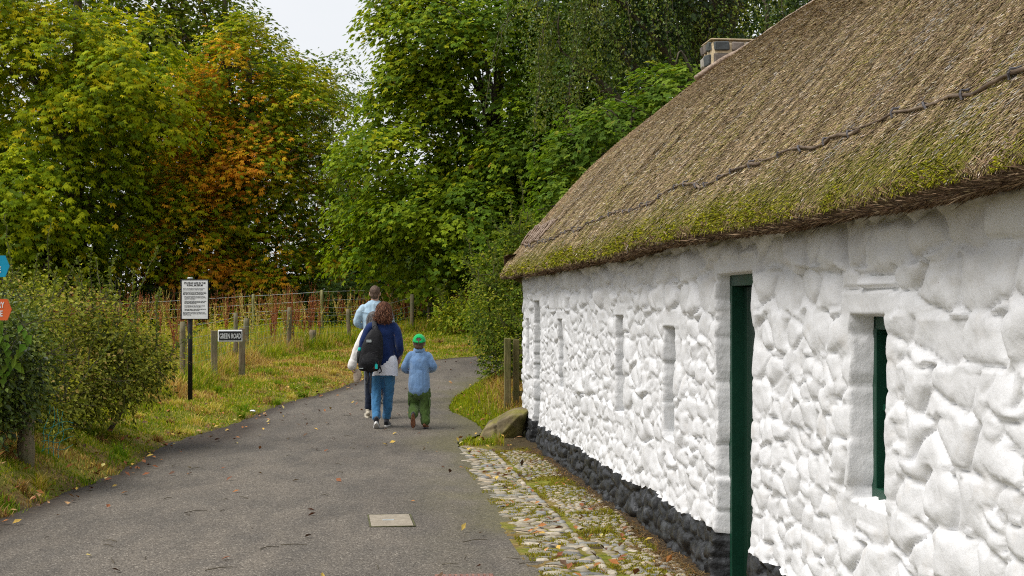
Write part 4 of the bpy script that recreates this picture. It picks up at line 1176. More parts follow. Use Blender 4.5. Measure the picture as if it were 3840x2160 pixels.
# the turning horse chestnut with its orange flank
def clumpB(P, w):
    w = w.copy(); nn = fbm(P[:, 0] * 1.1, P[:, 1] * .6, P[:, 2] * .9, seed=220)
    band = np.exp(-((P[:, 0] + 10.3 - .06 * (6 - P[:, 2])) / (1.45 + .22 * np.clip(8 - P[:, 2], 0, 6))) ** 2) * smooth(11.2, 9.8, P[:, 2]) * (.62 + .38 * smooth(4, 7, P[:, 2])) + .25 * smooth(3.8, 2.0, P[:, 2])
    o = np.clip(band * (.85 + .25 * smooth(5.5, 8, P[:, 2]) + 1.7 * nn), 0, 1.3) + .12 * np.clip(nn + .1, 0, 1)
    w[:, 3:] *= (o * 1.7)[:, None]
    w[:, :3] *= np.clip(1.1 - .75 * o, .08, 2)[:, None]
    w[:, 1] *= 1 + 1.2 * smooth(7, 11, P[:, 2])
    return w
tree('turning_chestnut', 'horse chestnut whose leaves are turning orange down its flank', 'tree', (-9.4, 50.4), (-9.3, 50.2, 10.5), .34,
     [((-9.3, 50, 5.7), (3.45, 3.0, 5.9)), ((-8.0, 49.4, 4.2), (2.4, 2.2, 3.6)), ((-10.6, 49.2, 4.0), (1.9, 1.9, 3.4)), ((-9.2, 50, 8.6), (2.7, 2.5, 3.0)), ((-11.7, 48.4, 4.3), (1.8, 1.6, 2.5))],
     3100, 16, .45, 'palmate', .152, colour_mix([CH_G, (.34, .33, .01), CH_D, OR1, OR2, OR3, BR1], [3.2, 2.4, 1.2, 1.5, 1.1, 1.2, .5], clump=clumpB), n_in=800, lo=.62, nb=110, br=.88, droop=.65, up=.95, limb_n=16,
     core_col=colour_mix([CH_D, CH_G, BR1], [2, 1, .6]))  # inner leaves darkened to paint the shaded inside of the crown

# sycamore in the middle, letting the sky through
def clumpC(P, w):
    w = w.copy(); left = smooth(.5, -3.5, P[:, 0]); nn = fbm(P[:, 0] * .6, P[:, 1] * .6, P[:, 2] * .6, seed=230)
    w[:, 1] *= .6 + 2.4 * left + nn; w[:, 2] *= np.clip(.2 + 2.6 * left * smooth(4, 9, P[:, 2]) + nn, .02, 9); w[:, 3] *= 2.2 - 1.8 * left
    return w
tree('sycamore', 'broad green sycamore with sky showing through it, beyond the walkers', 'tree', (-.2, 42.4), (-.3, 42.2, 9.5), .36,
     [((-.4, 41.6, 8.0), (3.7, 3.2, 4.9)), ((-2.9, 40.6, 6.0), (1.55, 1.7, 3.0)), ((-.9, 39.9, 4.3), (2.6, 1.8, 2.0)), ((1.3, 39.4, 5.2), (2.5, 1.8, 2.9)), ((2.9, 40.5, 7.5), (2.6, 2.2, 3.6)), ((-2.6, 40.2, 3.6), (1.5, 1.3, 1.1)), ((-2.4, 41.2, 9.3), (1.7, 1.8, 2.4))],
     6200, 18, .40, 'maple', .142, colour_mix([SY_G, SY_L, SY_Y, SY_D, (.30, .20, .03)], [3, 3, .8, 1.4, .06], clump=clumpC), n_in=330, lo=.58, nb=130, br=1.05, droop=.8, up=.7, limb_n=16, back_keep=.25)

# dark weeping tree above the cottage roof
def weeping():
    global rng
    rng = np.random.default_rng(77)
    base = (4.6, 31.5); z0 = gz(*base); loc = np.array([*base, z0])
    o = empty('weeping_beech', loc, 0, 'dark weeping tree hanging its branches over the cottage chimney', 'tree')
    envs = [((4.4, 31, 9.8), (4.2, 3.0, 4.2)), ((2.1, 30.2, 8.7), (1.9, 1.6, 2.6))]
    P, O = bough_points(envs, 1250, 80, .75, .5, 9)
    mb = MB(); limbs(mb, (0, 0, -.15), (0, 0, 11 - z0), P - loc, .40, 14)
    Vs, cs = [], []
    k = (O[:, 1] < .35) | (rng.uniform(0, 1, len(P)) < .3); P, O = P[k], O[k]
    for p, q in zip(P, O):
        L_ = rng.uniform(.8, 2.3); m_ = int(L_ * 46)
        t = np.linspace(0, 1, m_)
        out = unit(np.array([q[0], q[1], 0]) + 1e-3) * rng.uniform(.15, .55)
        c = p + out * np.sqrt(t)[:, None] * .9 + np.array([0, 0, -1.0]) * (L_ * (t ** 1.35))[:, None] + np.cumsum(rng.normal(0, .012, (m_, 3)), 0)
        wob = rng.normal(0, 1, (m_, 3)) * (.11 * (1 - .55 * t))[:, None]
        d = unit(rand_unit(m_) * .8 + np.array([0, 0, -.7]))
        nr = unit(rand_unit(m_) * .7 + np.array([0, -.3, .7]))
        sz = rng.uniform(.045, .085, m_)
        V = kites(c + wob, d, nr, sz, sz * .62); Vs.append(V)
        yel = .35 * (rng.uniform() < .22)
        b = np.array([(.075, .125, .02), (.12, .17, .022), (.20, .23, .03), (.04, .075, .015)])[rng.choice(4, p=[.42, .3, .1, .18])] * (1 - yel) + np.array([.30, .28, .04]) * yel
        cs.append(b * rng.uniform(.75, 1.3, (m_, 1)))
        if rng.uniform() < .25: mb.tube((c - loc)[::6], np.linspace(.010, .004, len(c[::6])), 4)
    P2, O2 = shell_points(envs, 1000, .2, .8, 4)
    V, c = foliage(P2, O2, 12, .6, 'kite', .14, colour_mix([(.024, .05, .012), (.035, .065, .014)], [1, 1]), flat=.6, back_keep=1); Vs.append(V); cs.append(c)  # near-black inner leaves paint the shaded gaps behind the hanging branches
    mb.build('trunk', M['bark'], o, True)
    kite_mesh('crown', np.concatenate(Vs) - loc, np.concatenate(cs), M['leaf_dark'], o)
weeping()

tree('young_sycamore', 'fresh green young sycamore rising behind the thatch left of the chimney', 'tree', (2.1, 26.6), (2.3, 26.5, 5.2), .09,
     [((2.5, 26.5, 4.7), (1.45, 1.2, 1.35)), ((1.5, 26.4, 3.6), (1.2, 1.1, 1.4)), ((3.6, 26.5, 5.2), (1.0, .9, 1.0))],
     620, 15, .26, 'maple', .115, colour_mix([(.10, .175, .022), (.17, .245, .026), SY_D, (.26, .28, .035)], [3, 2.4, 1, .3]), n_in=160, lo=.5, nb=22, br=.6, droop=.8, up=.7, limb_n=7)

# trees standing behind
tree('tall_beech', 'tall dark tree topping out behind the turning chestnut', 'tree', (-12.3, 60.5), (-12.2, 60.4, 15), .4,
     [((-14.0, 60, 10.5), (4.8, 3.5, 6.6)), ((-10.6, 59.5, 9.0), (2.5, 2.4, 4.6)), ((-15.5, 60, 13), (4, 3, 5))],
     2100, 16, .62, 'kite', .23, colour_mix([(.10, .14, .016), (.17, .19, .02), CH_D, (.28, .21, .025)], [3, 2, 2, .3]), n_in=900, droop=.6, nb=70, br=1.3)
tree('ash_tree', 'feathery pale green ash in the gap of sky, far behind', 'tree', (-8.3, 66), (-8.1, 66, 9.5), .13,
     [((-8.0, 66, 10.6), (1.3, 1.4, 3.2)), ((-7.2, 66, 8.2), (1.5, 1.4, 3.6)), ((-8.4, 66, 6), (2.2, 1.5, 3.5))],
     560, 16, .5, 'kite', .20, colour_mix([(.13, .19, .04), (.20, .25, .05), (.08, .12, .03)], [2, 2, 1]), droop=.9, lo=.2)
for k, (bx, by, hw, hh, lab, cols) in enumerate([
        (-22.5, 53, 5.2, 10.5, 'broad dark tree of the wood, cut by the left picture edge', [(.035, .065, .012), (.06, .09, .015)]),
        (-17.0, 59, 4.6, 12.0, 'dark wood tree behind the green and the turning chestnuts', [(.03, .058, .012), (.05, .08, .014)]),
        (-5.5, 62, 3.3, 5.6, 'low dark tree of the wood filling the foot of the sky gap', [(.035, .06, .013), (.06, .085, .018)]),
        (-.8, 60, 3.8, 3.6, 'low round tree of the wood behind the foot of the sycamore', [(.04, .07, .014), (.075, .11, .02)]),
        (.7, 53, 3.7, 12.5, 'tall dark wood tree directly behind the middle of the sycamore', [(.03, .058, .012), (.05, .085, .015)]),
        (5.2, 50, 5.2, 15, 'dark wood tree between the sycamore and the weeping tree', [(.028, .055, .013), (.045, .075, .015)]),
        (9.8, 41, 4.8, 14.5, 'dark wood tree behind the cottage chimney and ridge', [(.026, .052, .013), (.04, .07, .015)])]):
    z0 = gz(bx, by)
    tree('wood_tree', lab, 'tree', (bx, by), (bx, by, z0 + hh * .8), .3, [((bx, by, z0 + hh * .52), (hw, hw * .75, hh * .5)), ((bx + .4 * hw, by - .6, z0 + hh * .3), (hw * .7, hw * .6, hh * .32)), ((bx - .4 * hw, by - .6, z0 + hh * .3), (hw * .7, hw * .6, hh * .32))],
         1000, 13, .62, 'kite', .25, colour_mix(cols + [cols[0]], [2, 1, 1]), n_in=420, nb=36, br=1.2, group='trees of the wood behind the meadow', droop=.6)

# dark shrubs under the wood edge
for k, (bx, by, hw, hh, lab) in enumerate([
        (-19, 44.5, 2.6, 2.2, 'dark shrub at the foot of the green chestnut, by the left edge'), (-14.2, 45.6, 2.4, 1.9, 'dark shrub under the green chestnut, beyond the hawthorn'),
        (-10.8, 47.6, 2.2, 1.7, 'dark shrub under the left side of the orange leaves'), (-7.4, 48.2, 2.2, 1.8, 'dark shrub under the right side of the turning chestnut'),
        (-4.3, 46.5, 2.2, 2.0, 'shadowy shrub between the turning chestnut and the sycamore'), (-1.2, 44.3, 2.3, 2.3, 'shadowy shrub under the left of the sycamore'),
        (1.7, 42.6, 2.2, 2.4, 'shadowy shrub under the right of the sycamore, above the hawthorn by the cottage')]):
    z0 = gz(bx, by)
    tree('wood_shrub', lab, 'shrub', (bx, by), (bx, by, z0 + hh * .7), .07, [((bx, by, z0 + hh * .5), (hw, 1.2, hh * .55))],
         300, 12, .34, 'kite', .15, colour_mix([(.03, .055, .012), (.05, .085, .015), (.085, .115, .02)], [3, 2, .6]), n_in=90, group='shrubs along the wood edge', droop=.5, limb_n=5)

# ------------------------------------------------------------------ hedges and bushes near the lane
def twiggy(name, label, cat, base, envs, n, per, sr, size, colf, whips, group=None, kind='kite', mat='leaf', n_in=200, dead=.25, wl=(.5, 1.1)):
    global rng
    rng = np.random.default_rng(int(abs(base[0] * 131 + base[1] * 17)) + 3)
    z0 = gz(*base); loc = np.array([base[0], base[1], z0])
    o = empty(name, loc, 0, label, cat, group)
    P, O = shell_points(envs, n, .5, 1.0, 12); ok = P[:, 2] > z0 + .12; P, O = P[ok], O[ok]
    mb = MB()
    for k in range(5):
        t = P[rng.integers(len(P))] - loc; s0 = np.array([rng.normal(0, .1), .35 + rng.normal(0, .1), -.1])
        mb.tube(spline(np.stack([s0, (s0 + t) / 2 + rng.normal(0, .1, 3), t]), 8), np.linspace(.035, .008, 8), 6)
    V, c = foliage(P, O, per, sr, kind, size, colf, flat=.5, droop=.25, up=.45, nrm_j=.7); Vs, cs = [V], [c]
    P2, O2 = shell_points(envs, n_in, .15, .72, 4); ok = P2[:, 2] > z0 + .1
    V, c = foliage(P2[ok], O2[ok], 14, sr * 1.3, 'kite', size * 1.6, colf, flat=.6, back_keep=1); Vs.append(V); cs.append(c * .8)  # inner leaves darkened, painting shade into the bush
    # bare grey twigs between the leaves
    k = rng.choice(len(P), int(len(P) * dead)); tw = []
    for p, q in zip(P[k], O[k]):
        d = unit(q * .6 + rand_unit(1)[0] * .8 + np.array([0, 0, .1])); l = rng.uniform(.12, .4)
        mb.tube(np.stack([p - loc - d * l * .3, p - loc + d * l * .35 + rng.normal(0, .02, 3), p - loc + d * l]), [.004, .003, .0015], 4)
    # long leafy whips above the outline
    for w in range(whips):
        i = rng.integers(len(P)); tries = 0
        while (O[i][2] < .25 or O[i][1] > .4) and tries < 60: i = rng.integers(len(P)); tries += 1
        p = P[i]; d = unit(O[i] * .5 + np.array([rng.normal(0, .45), rng.normal(0, .2), .9])); l = rng.uniform(*wl); m_ = int(l * 60)
        t = np.linspace(0, 1, m_); cv = p + d * (t * l)[:, None] + np.array([0, 0, -.18]) * (t ** 2)[:, None] * l + np.cumsum(rng.normal(0, .004, (m_, 3)), 0)
        mb.tube((cv - loc)[::4], np.linspace(.006, .002, len(cv[::4])), 4)
        dd = unit(rand_unit(m_) + d * .5); sz = size * rng.uniform(.6, 1.2, m_)
        V = kites(cv, dd, rand_unit(m_), sz, sz * .7); Vs.append(V)
        cs.append(pick([(.12, .15, .03), (.16, .18, .04), (.08, .11, .02)], [2, 1, 2], m_))
    mb.build('stem', M['bark'], o)
    kite_mesh('leaf_mass', np.concatenate(Vs) - loc, np.concatenate(cs), M[mat], o)
    return o
HW = colour_mix([(.16, .19, .03), (.26, .28, .042), (.40, .40, .075), (.40, .30, .10), (.06, .08, .015)], [3, 3, 1.6, .8, 1.8])
twiggy('hawthorn_bush', 'loose twiggy hawthorn bush reaching out to the notice board', 'bush', (-5.0, 16.6),
       [((-5.3, 16.6, 1.22), (.95, .9, .74)), ((-4.85, 16.3, .95), (.66, .8, .62)), ((-4.42, 16.5, 1.02), (.42, .6, .42)), ((-5.2, 15.9, .66), (.7, .6, .42)), ((-4.5, 16.3, 1.45), (.35, .4, .30)), ((-4.25, 16.6, 1.0), (.28, .5, .32)), ((-5.6, 16.4, 1.75), (.4, .4, .3))], 1150, 19, .17, .046, HW, 34)
twiggy('hawthorn_hedge', 'taller hawthorn hedge between the ivy and the loose bush', 'bush', (-5.9, 15.8),
       [((-5.9, 15.8, 1.2), (1.0, 1.0, .80)), ((-5.0, 14.6, .95), (.60, .55, .52)), ((-5.2, 14.9, 1.5), (.5, .5, .35)), ((-7.6, 16.5, 1.25), (1.2, 1, .9)), ((-4.75, 14.4, .62), (.4, .4, .35))], 1200, 19, .17, .046, HW, 26)
twiggy('ivy_thicket', 'dark leafy thicket at the left picture edge behind the arrow signs', 'bush', (-4.95, 13.2),
       [((-4.85, 13.0, 1.22), (.62, .7, .62)), ((-4.55, 12.7, 1.15), (.40, .4, .48)), ((-4.70, 12.7, .85), (.42, .4, .40)), ((-6.2, 13.6, 1.1), (1.1, .9, .85))], 1500, 24, .13, .045, colour_mix([(.07, .11, .015), (.12, .17, .02), (.20, .24, .03), (.03, .05, .011)], [3, 2.4, 1.2, 2]), 6, mat='leaf_dark', wl=(.2, .5))
# heart-shaped bindweed leaves hanging over the thicket
def bindweed():
    z0 = gz(-4.55, 12.6); loc = np.array([-4.55, 12.6, z0]); o = empty('bindweed', loc, 0, 'bindweed trailing bright heart shaped leaves down the dark thicket', 'climber')
    mb = MB(); Vs, cs = [], []
    for k in range(9):
        x = rng.uniform(-4.75, -4.12); top = rng.uniform(1.45, 1.85); l = rng.uniform(.35, .8)
        t = np.linspace(0, 1, 12); c = np.stack([x + .06 * np.sin(t * 7 + k), 12.42 - .05 * np.sin(t * 3) + 0 * t, top - l * t], 1)
        mb = MB(); mb.tube(c - loc, .0025, 4); mb.build('stem', M['bark'], o)
        p = c[2:]; m_ = len(p); dr = np.stack([rng.normal(0, .4, m_), np.full(m_, -.25), np.full(m_, -.9)], 1); nr = np.stack([rng.normal(0, .4, m_), np.full(m_, -.9), rng.uniform(.1, .7, m_)], 1)
        sz = rng.uniform(.06, .10, m_); Vs.append(kites(p + np.array([0, -.04, 0]), dr, nr, sz, sz * .8, .25, .05, .1)); cs.append(pick([(.09, .17, .02), (.13, .21, .025)], [1, 1], m_))
    kite_mesh('leaf_mass', np.concatenate(Vs) - loc, np.concatenate(cs), M['leaf'], o)
bindweed()
# bush at the far end of the cottage
twiggy('hawthorn_tree', 'hawthorn bush with upright sprays crowding the far end of the cottage', 'bush', (.15, 22.9),
       [((-.05, 22.8, 1.55), (.72, .8, .85)), ((.25, 22.2, .95), (.52, .6, .62)), ((-.15, 22.6, .72), (.36, .5, .38)), ((.3, 23.2, 2.3), (.5, .6, .6)), ((.2, 23.0, 2.75), (.36, .4, .42)), ((-.4, 22.9, 2.25), (.32, .4, .3))], 1200, 19, .15, .052,
       colour_mix([(.11, .17, .02), (.19, .24, .025), (.32, .32, .045), (.05, .08, .013)], [3, 2.5, 1.2, 2]), 36, wl=(.35, .8))
twiggy('field_shrub', 'bright green leafy shrub beyond the far bend of the lane', 'bush', (.3, 36.5),
       [((.3, 36.5, 1.7), (1.5, 1.0, .8)), ((-1.2, 37.5, 1.5), (.9, .8, .5))], 420, 18, .24, .075, colour_mix([(.16, .24, .02), (.28, .33, .03), (.40, .40, .04)], [2, 2, 1]), 12)
# ------------------------------------------------------------------ lettering
def text(body, size, mat, parent, loc, rot=(R(90), 0, 0), align='CENTER', extrude=.001, sx=1.0, spacing=1.0, bold=0.0, name='lettering', line=1.0):
    cu = bpy.data.curves.new(name, 'FONT'); cu.body = body; cu.size = size; cu.align_x = align; cu.extrude = extrude
    cu.resolution_u = 2; cu.space_character = spacing; cu.offset = bold; cu.space_line = line
    o = bpy.data.objects.new(name, cu); COL.objects.link(o)
    bpy.context.view_layer.update()
    me = bpy.data.meshes.new_from_object(o.evaluated_get(bpy.context.evaluated_depsgraph_get()))
    bpy.data.objects.remove(o); bpy.data.curves.remove(cu)
    o = add(name, me, mat, parent); o.location = loc; o.rotation_euler = rot; o.scale = (sx, 1, 1)
    return o

# ------------------------------------------------------------------ notice board
def notice():
    x, y = -4.82, 21.3; z0 = gz(x, y) - .02
    o = empty('notice_board', (x, y, z0), R(-3), 'white notice headed STAYING SAFE on a black post by the lane', 'notice board')
    mb = MB(); mb.tube([(0, 0, -.2), (0, 0, 2.10 - z0)], .036, 14); mb.build('post', M['black_paint'], o, True)
    mb = MB(); mb.tube([(0, 0, 2.10 - z0), (0, 0, 2.115 - z0), (0, 0, 2.13 - z0)], [.042, .044, .034], 14); mb.build('post_cap', M['wire'], o, True)
    zc = 1.795 - z0; W, H = .425, .60
    mb = MB()
    mb.box((.085, -.055, zc), (W, .024, H), bev=.004); b = mb.build('board', M['black_paint'], o)
    mb = MB(); mb.box((.09, -.0695, zc), (W - .035, .006, H - .03)); mb.build('notice', M['white_paint'], b)
    for k in (.2, -.2): mb = MB(); mb.box((0, -.02, zc + k), (.10, .075, .022), bev=.004); mb.build('bracket', M['black_paint'], o)
    T = M['ink']; yy = -.0732
    text('STAYING SAFE IN THE\nRURAL MUSEUM', .0385, T, b, (.09, yy, zc + .233), sx=.86, bold=.0012, line=.86)
    body = ("You are now entering the rural part of the museum\nwhere you may meet some of our farm animals.\n\n"
            "Getting to meet the animals is great, but they can carry\ngerms which can make you sick.  Following a few simple\nthings can do a lot to keep you away from germs:\n\n"
            "   \u2022 Keep your face away from the animals and if you\n     do touch them, don't put your hands near your face\n     until you've washed them\n\n"
            "   \u2022 Wash your hands with soap and warm water before\n     you eat or drink anything and only eat well away\n     from where animals are kept\n\n"
            "   \u2022 Don't drink from any taps unless they are clearly\n     marked that it's OK to drink from them\n\n"
            "   \u2022 Clean your wellies or shoes and then wash and dry\n     your hands on leaving the rural area\n\n"
            "Washing facilities are located at Corradreenan Farm,\nBallyveagh Farm and in the town area which are located\non your visitor map.")
    text(body, .0185, T, b, (-.088, yy, zc + .158), align='LEFT', sx=.84, bold=.0004, line=.92)
notice()

# ------------------------------------------------------------------ street name on two timber posts
def road_sign():
    ax, ay = -5.34, 25.5; bx, by = -5.05, 26.6
    za, zb_ = gz(ax, ay), gz(bx, by)
    rz = math.atan2(by - ay, bx - ax)
    o = empty('street_sign', (ax, ay, za), 0, 'black GREEN ROAD name board with white letters on two timber posts', 'street sign')
    top = 1.65 - (1238 - 1160) / 209
    for (px, py, zz, t) in ((ax, ay, za, 1.27), (bx, by, zb_, 1.30)):
        mb = MB(); mb.box((px - ax, py - ay, (t - zz + .0) / 2 + (zz - za) - .1), (.115, .10, t - zz + .2), rz=.25, bev=.008); mb.build('post', M['post_wood'], o)
    # the board hangs in front of both posts, turned toward the lane
    rot = R(14)
    cx, cz = .30, 1.175 - za
    b = empty('name_board', (cx, -.07, cz), rot); b.parent = o; b.empty_display_size = .1
    mb = MB(); mb.box((0, 0, 0), (.43, .035, .215), bev=.012); mb.build('frame', M['white_paint'], b)
    mb = MB(); mb.box((0, -.019, 0), (.395, .006, .16), bev=.002); mb.build('panel', M['ink'], b)
    text('GREEN ROAD', .128, M['white_paint'], b, (0, -.0235, -.045), sx=.475, bold=.0018, extrude=.002)
    mb = MB(); mb.box((.0, .045, -.03), (.40, .05, .10), bev=.006); mb.build('backing_rail', M['post_wood'], b)
road_sign()

# ------------------------------------------------------------------ arrow signs at the left edge
def arrows():
    x0, y0 = -4.42, 10.68; z0 = gz(x0, y0)
    o = empty('waymarker_post', (x0, y0, z0), 0, 'black waymarker post with blue and orange arrow plates at the left edge', 'signpost')
    mb = MB(); mb.tube([(0, 0, -.2), (0, 0, 2.3 - z0)], .035, 12); mb.build('post', M['black_paint'], o, True)
    for lab, zc, tip, mat, lines in (('blue arrow plate', 1.972, -3.757, 'blue', ('L', 'ROUTE')), ('orange arrow plate', 1.648, -3.741, 'orange', ('COUNTRY', 'ROUTE'))):
        p = empty('arrow_plate', (0, -.045, zc - z0)); p.parent = o; p['label'] = lab; p.empty_display_size = .1
        r = tip - x0; h = .080; sh = r - .032
        pts = [(-.08, -h), (sh, -h), (r, 0), (sh, h), (-.08, h)]
        V = np.array([(a, -.006, b) for a, b in pts] + [(a, .006, b) for a, b in pts])
        mb = MB(); mb.put(V, [np.array([[0, 1, 2, 3, 4], [9, 8, 7, 6, 5]]), np.array([[k, k + 5, (k + 1) % 5 + 5, (k + 1) % 5] for k in range(5)])])
        mb.build('plate', M[mat], p)
        s = {'blue': ((sh - .040, .018), (sh - .030, -.045)), 'orange': ((sh - .022, .014), (sh - .033, -.050))}[mat]
        for (tx, tz), w in zip(s, lines): text(w, .062, M['white_paint'], p, (tx, -.0075, tz), align='RIGHT', sx=.62, bold=.0012)
M['blue'] = noise_mat('blue_sign_paint', [(.3, (.0, .24, .40)), (.7, (.0, .28, .46))], 8, 4, .4, .02)
M['orange'] = noise_mat('orange_sign_paint', [(.3, (.58, .10, .02)), (.7, (.66, .125, .028))], 8, 4, .4, .02)
arrows()

# ------------------------------------------------------------------ wire fences
def round_post(px, py, h, r, parent, lean=(0, 0), mat=None, base=None):
    z = gz(px, py) if base is None else base
    mb = MB(); n = 9; t = np.linspace(-.15, h, n)
    P_ = np.stack([lean[0] * t, lean[1] * t, t], 1)
    rr = np.append(r * (1 + .05 * rng.normal(0, 1, n - 1)), r * .86)
    V, F = loft(P_, rr, 11); V = V + rng.normal(0, r * .03, V.shape); mb.put(V, F)
    o = mb.build('post', mat or M['post_wood'], parent, True); o.location = (px - parent.location.x, py - parent.location.y, z - parent.location.z)
    return np.array([px + lean[0] * h, py + lean[1] * h, z + h])
def wires(tops, drops, parent, name='wire', r=.0035, mat=None, sag=.02, ends=None):
    for d in drops:
        pts = [np.array(t) - np.array([0, 0, d]) for t in tops]; mb = MB()
        for a, b in zip(pts[:-1], pts[1:]):
            k = np.linspace(0, 1, 8)[:, None]; c = a * (1 - k) + b * k; c[:, 2] -= sag * 4 * k[:, 0] * (1 - k[:, 0])
            mb.tube(c - np.array(parent.location), r, 4)
        mb.build(name, mat or M['wire'], parent)
def lane_fence():
    o = empty('lane_fence', (-5.7, 29, gz(-5.7, 29)), 0, 'round weathered posts strung with sagging wire along the lane verge', 'fence')
    tops = []
    for x, y, h, r, ln, ztop in ((-5.56, 24.0, .93, .048, (.0, 0), 1.44), (-5.75, 29.6, 1.05, .046, (0, 0), 1.58), (-5.30, 33.8, 1.02, .057, (.012, 0), 1.70), (-4.26, 37.2, 1.0, .052, (-.03, 0), 1.66), (-2.72, 38.6, 1.08, .056, (.01, 0), 2.06)):
        h = ztop - gz(x, y)
        tops.append(round_post(x, y, h, r, o, ln))
    wires(tops, (.08, .30), o, 'wire', .0028, M['wire'], .03)
    mb = MB()                                                       # greenish stock netting between the posts
    for a, b in zip(tops[:-1], tops[1:]):
        nn = 16
        for k in range(nn + 1):
            p = a * (1 - k / nn) + b * (k / nn); mb.tube(np.array([p - [0, 0, .30], p - [0, 0, .62], p - [0, 0, .95]]) - np.array(o.location), .0018, 3)
        for d in (.45, .6, .75, .9):
            mb.tube(np.array([a - [0, 0, d], (a + b) / 2 - [0, 0, d + .03], b - [0, 0, d]]) - np.array(o.location), .0018, 3)
    mb.build('netting', M['net_green'], o)
M['net_green'] = noise_mat('green_netting', [(.3, (.05, .22, .17)), (.7, (.09, .32, .25))], 20, 2, .5, 0)
lane_fence()
def field_fence():
    o = empty('field_fence', (-6, 41, gz(-6, 41)), 0, 'taller thin posts with straight strained wires across the meadow before the trees', 'fence')
    tops = []
    for x, y, zt in ((-15.0, 40.0, 1.60), (-11.2, 40.6, 1.86), (-7.45, 41, 2.09), (-5.48, 41, 2.21), (-3.50, 41.6, 2.30), (-1.2, 42.0, 2.36), (1.6, 42.3, 2.4)):
        tops.append(round_post(x, y, zt - gz(x, y), .048, o, (rng.normal(0, .01), 0), M['green_post']))
    wires(tops, (.0 + .05, .30, .52, .74), o, 'wire', .004, M['wire'], .01)
M['green_post'] = noise_mat('tanalised_post', [(.3, (.12, .11, .045)), (.5, (.20, .19, .08)), (.72, (.28, .26, .13))], 9, 7, .85, .4, 30, (3, 3, .3))
field_fence()
for k, (x, y, zt, r, lab) in enumerate(((-4.95, 35.2, 1.14, .085, 'short split stump of an old post in the meadow, behind the third lane post'), (-6.2, 33.0, 1.45, .07, 'rotten leaning old post stump between two lane fence posts'))):
    o = empty('old_post', (x, y, gz(x, y)), 0, lab, 'post'); round_post(x, y, zt - gz(x, y), r, o, (.05, 0), M['post_wood'])
# weathered rail on stubs at the bend
def rail():
    x0, y0 = -2.35, 39.6; z0 = gz(x0, y0); o = empty('rail_fence', (x0, y0, z0), 0, 'low weathered rail on stub posts beyond the bend of the lane', 'fence')
    mb = MB(); mb.tube(np.array([(-.05, 0, 1.78 - z0), (.55, .1, 1.83 - z0), (1.2, .15, 1.93 - z0), (2.1, .3, 2.0 - z0)]), [.06, .055, .06, .05], 8); mb.build('rail', M['post_wood'], o, True)
    for x, zt in ((.02, 1.72), (.34, 1.75), (1.1, 1.84), (1.95, 1.92)): round_post(x0 + x, y0 + .12 + x * .1, zt - gz(x0 + x, y0 + .12), .05, o)
rail()

def hedge_posts():
    for (x, y, zt, r, lab) in ((-4.44, 13.0, .74, .075, 'thick fence post half hidden under the dark thicket'), (-5.05, 15.75, 1.25, .06, 'grey fence post buried in the hawthorn leaves')):
        o = empty('hedge_post', (x, y, gz(x, y)), 0, lab, 'post'); round_post(x, y, zt - gz(x, y), r, o, (.0, 0))
    # torn teal plastic netting
    x, y = -4.36, 13.5; z0 = gz(x, y); o = empty('plastic_netting', (x, y, z0), 0, 'torn scrap of teal plastic netting caught in the hedge foot', 'netting'); mb = MB()
    for k in range(4):
        t = np.linspace(0, 1, 8); mb.tube(np.stack([.05 * k - .05 + .06 * t + .015 * np.sin(t * 9 + k), -.15 - .02 * np.sin(t * 5 + k), .12 + .42 * t - .02 * k + .02 * np.sin(t * 8)], 1), .0028, 4)
        mb.tube(np.stack([-.06 + .30 * t, -.15 + .02 * np.sin(t * 6 + k), .12 + .075 * k + .05 * t + .02 * np.sin(t * 7 + k)], 1), .0028, 4)
    mb.build('mesh', noise_mat('teal_plastic', [(.3, (.02, .26, .23)), (.7, (.04, .36, .32))], 9, 2, .4, 0), o)
hedge_posts()

# ------------------------------------------------------------------ gate at the far end of the cottage
def gate():
    x0, y0 = -.045, 20.3; z0 = gz(x0, y0)
    o = empty('field_gate', (x0, y0, z0), 0, 'mossy timber gate and square post against the far end of the cottage', 'gate')
    mb = MB(); mb.box((-.02, 0, .42), (.095, .10, 1.15), rz=.06, bev=.010); mb.build('post', M['gate_wood'], o)
    mb = MB(); mb.box((.105, .10, .50), (.09, .07, .95), bev=.008)
    for z in (.20, .47, .62, .80): mb.box((.55, .10, z), (1.0, .03 if z != .62 else .02, .075 if z != .62 else .025), bev=.004)
    mb.box((.60, .06, .5), (.06, .03, .8), bev=.004)
    mb.build('leaf', M['gate_wood'], o)
M['gate_wood'] = noise_mat('mossy_gate_wood', [(.3, (.09, .07, .03)), (.5, (.17, .14, .06)), (.7, (.24, .20, .10))], 8, 7, .88, .5, 30, (3, 3, .4), cols2=[(.3, (.09, .09, .03)), (.7, (.16, .15, .05))], scale2=4)
gate()

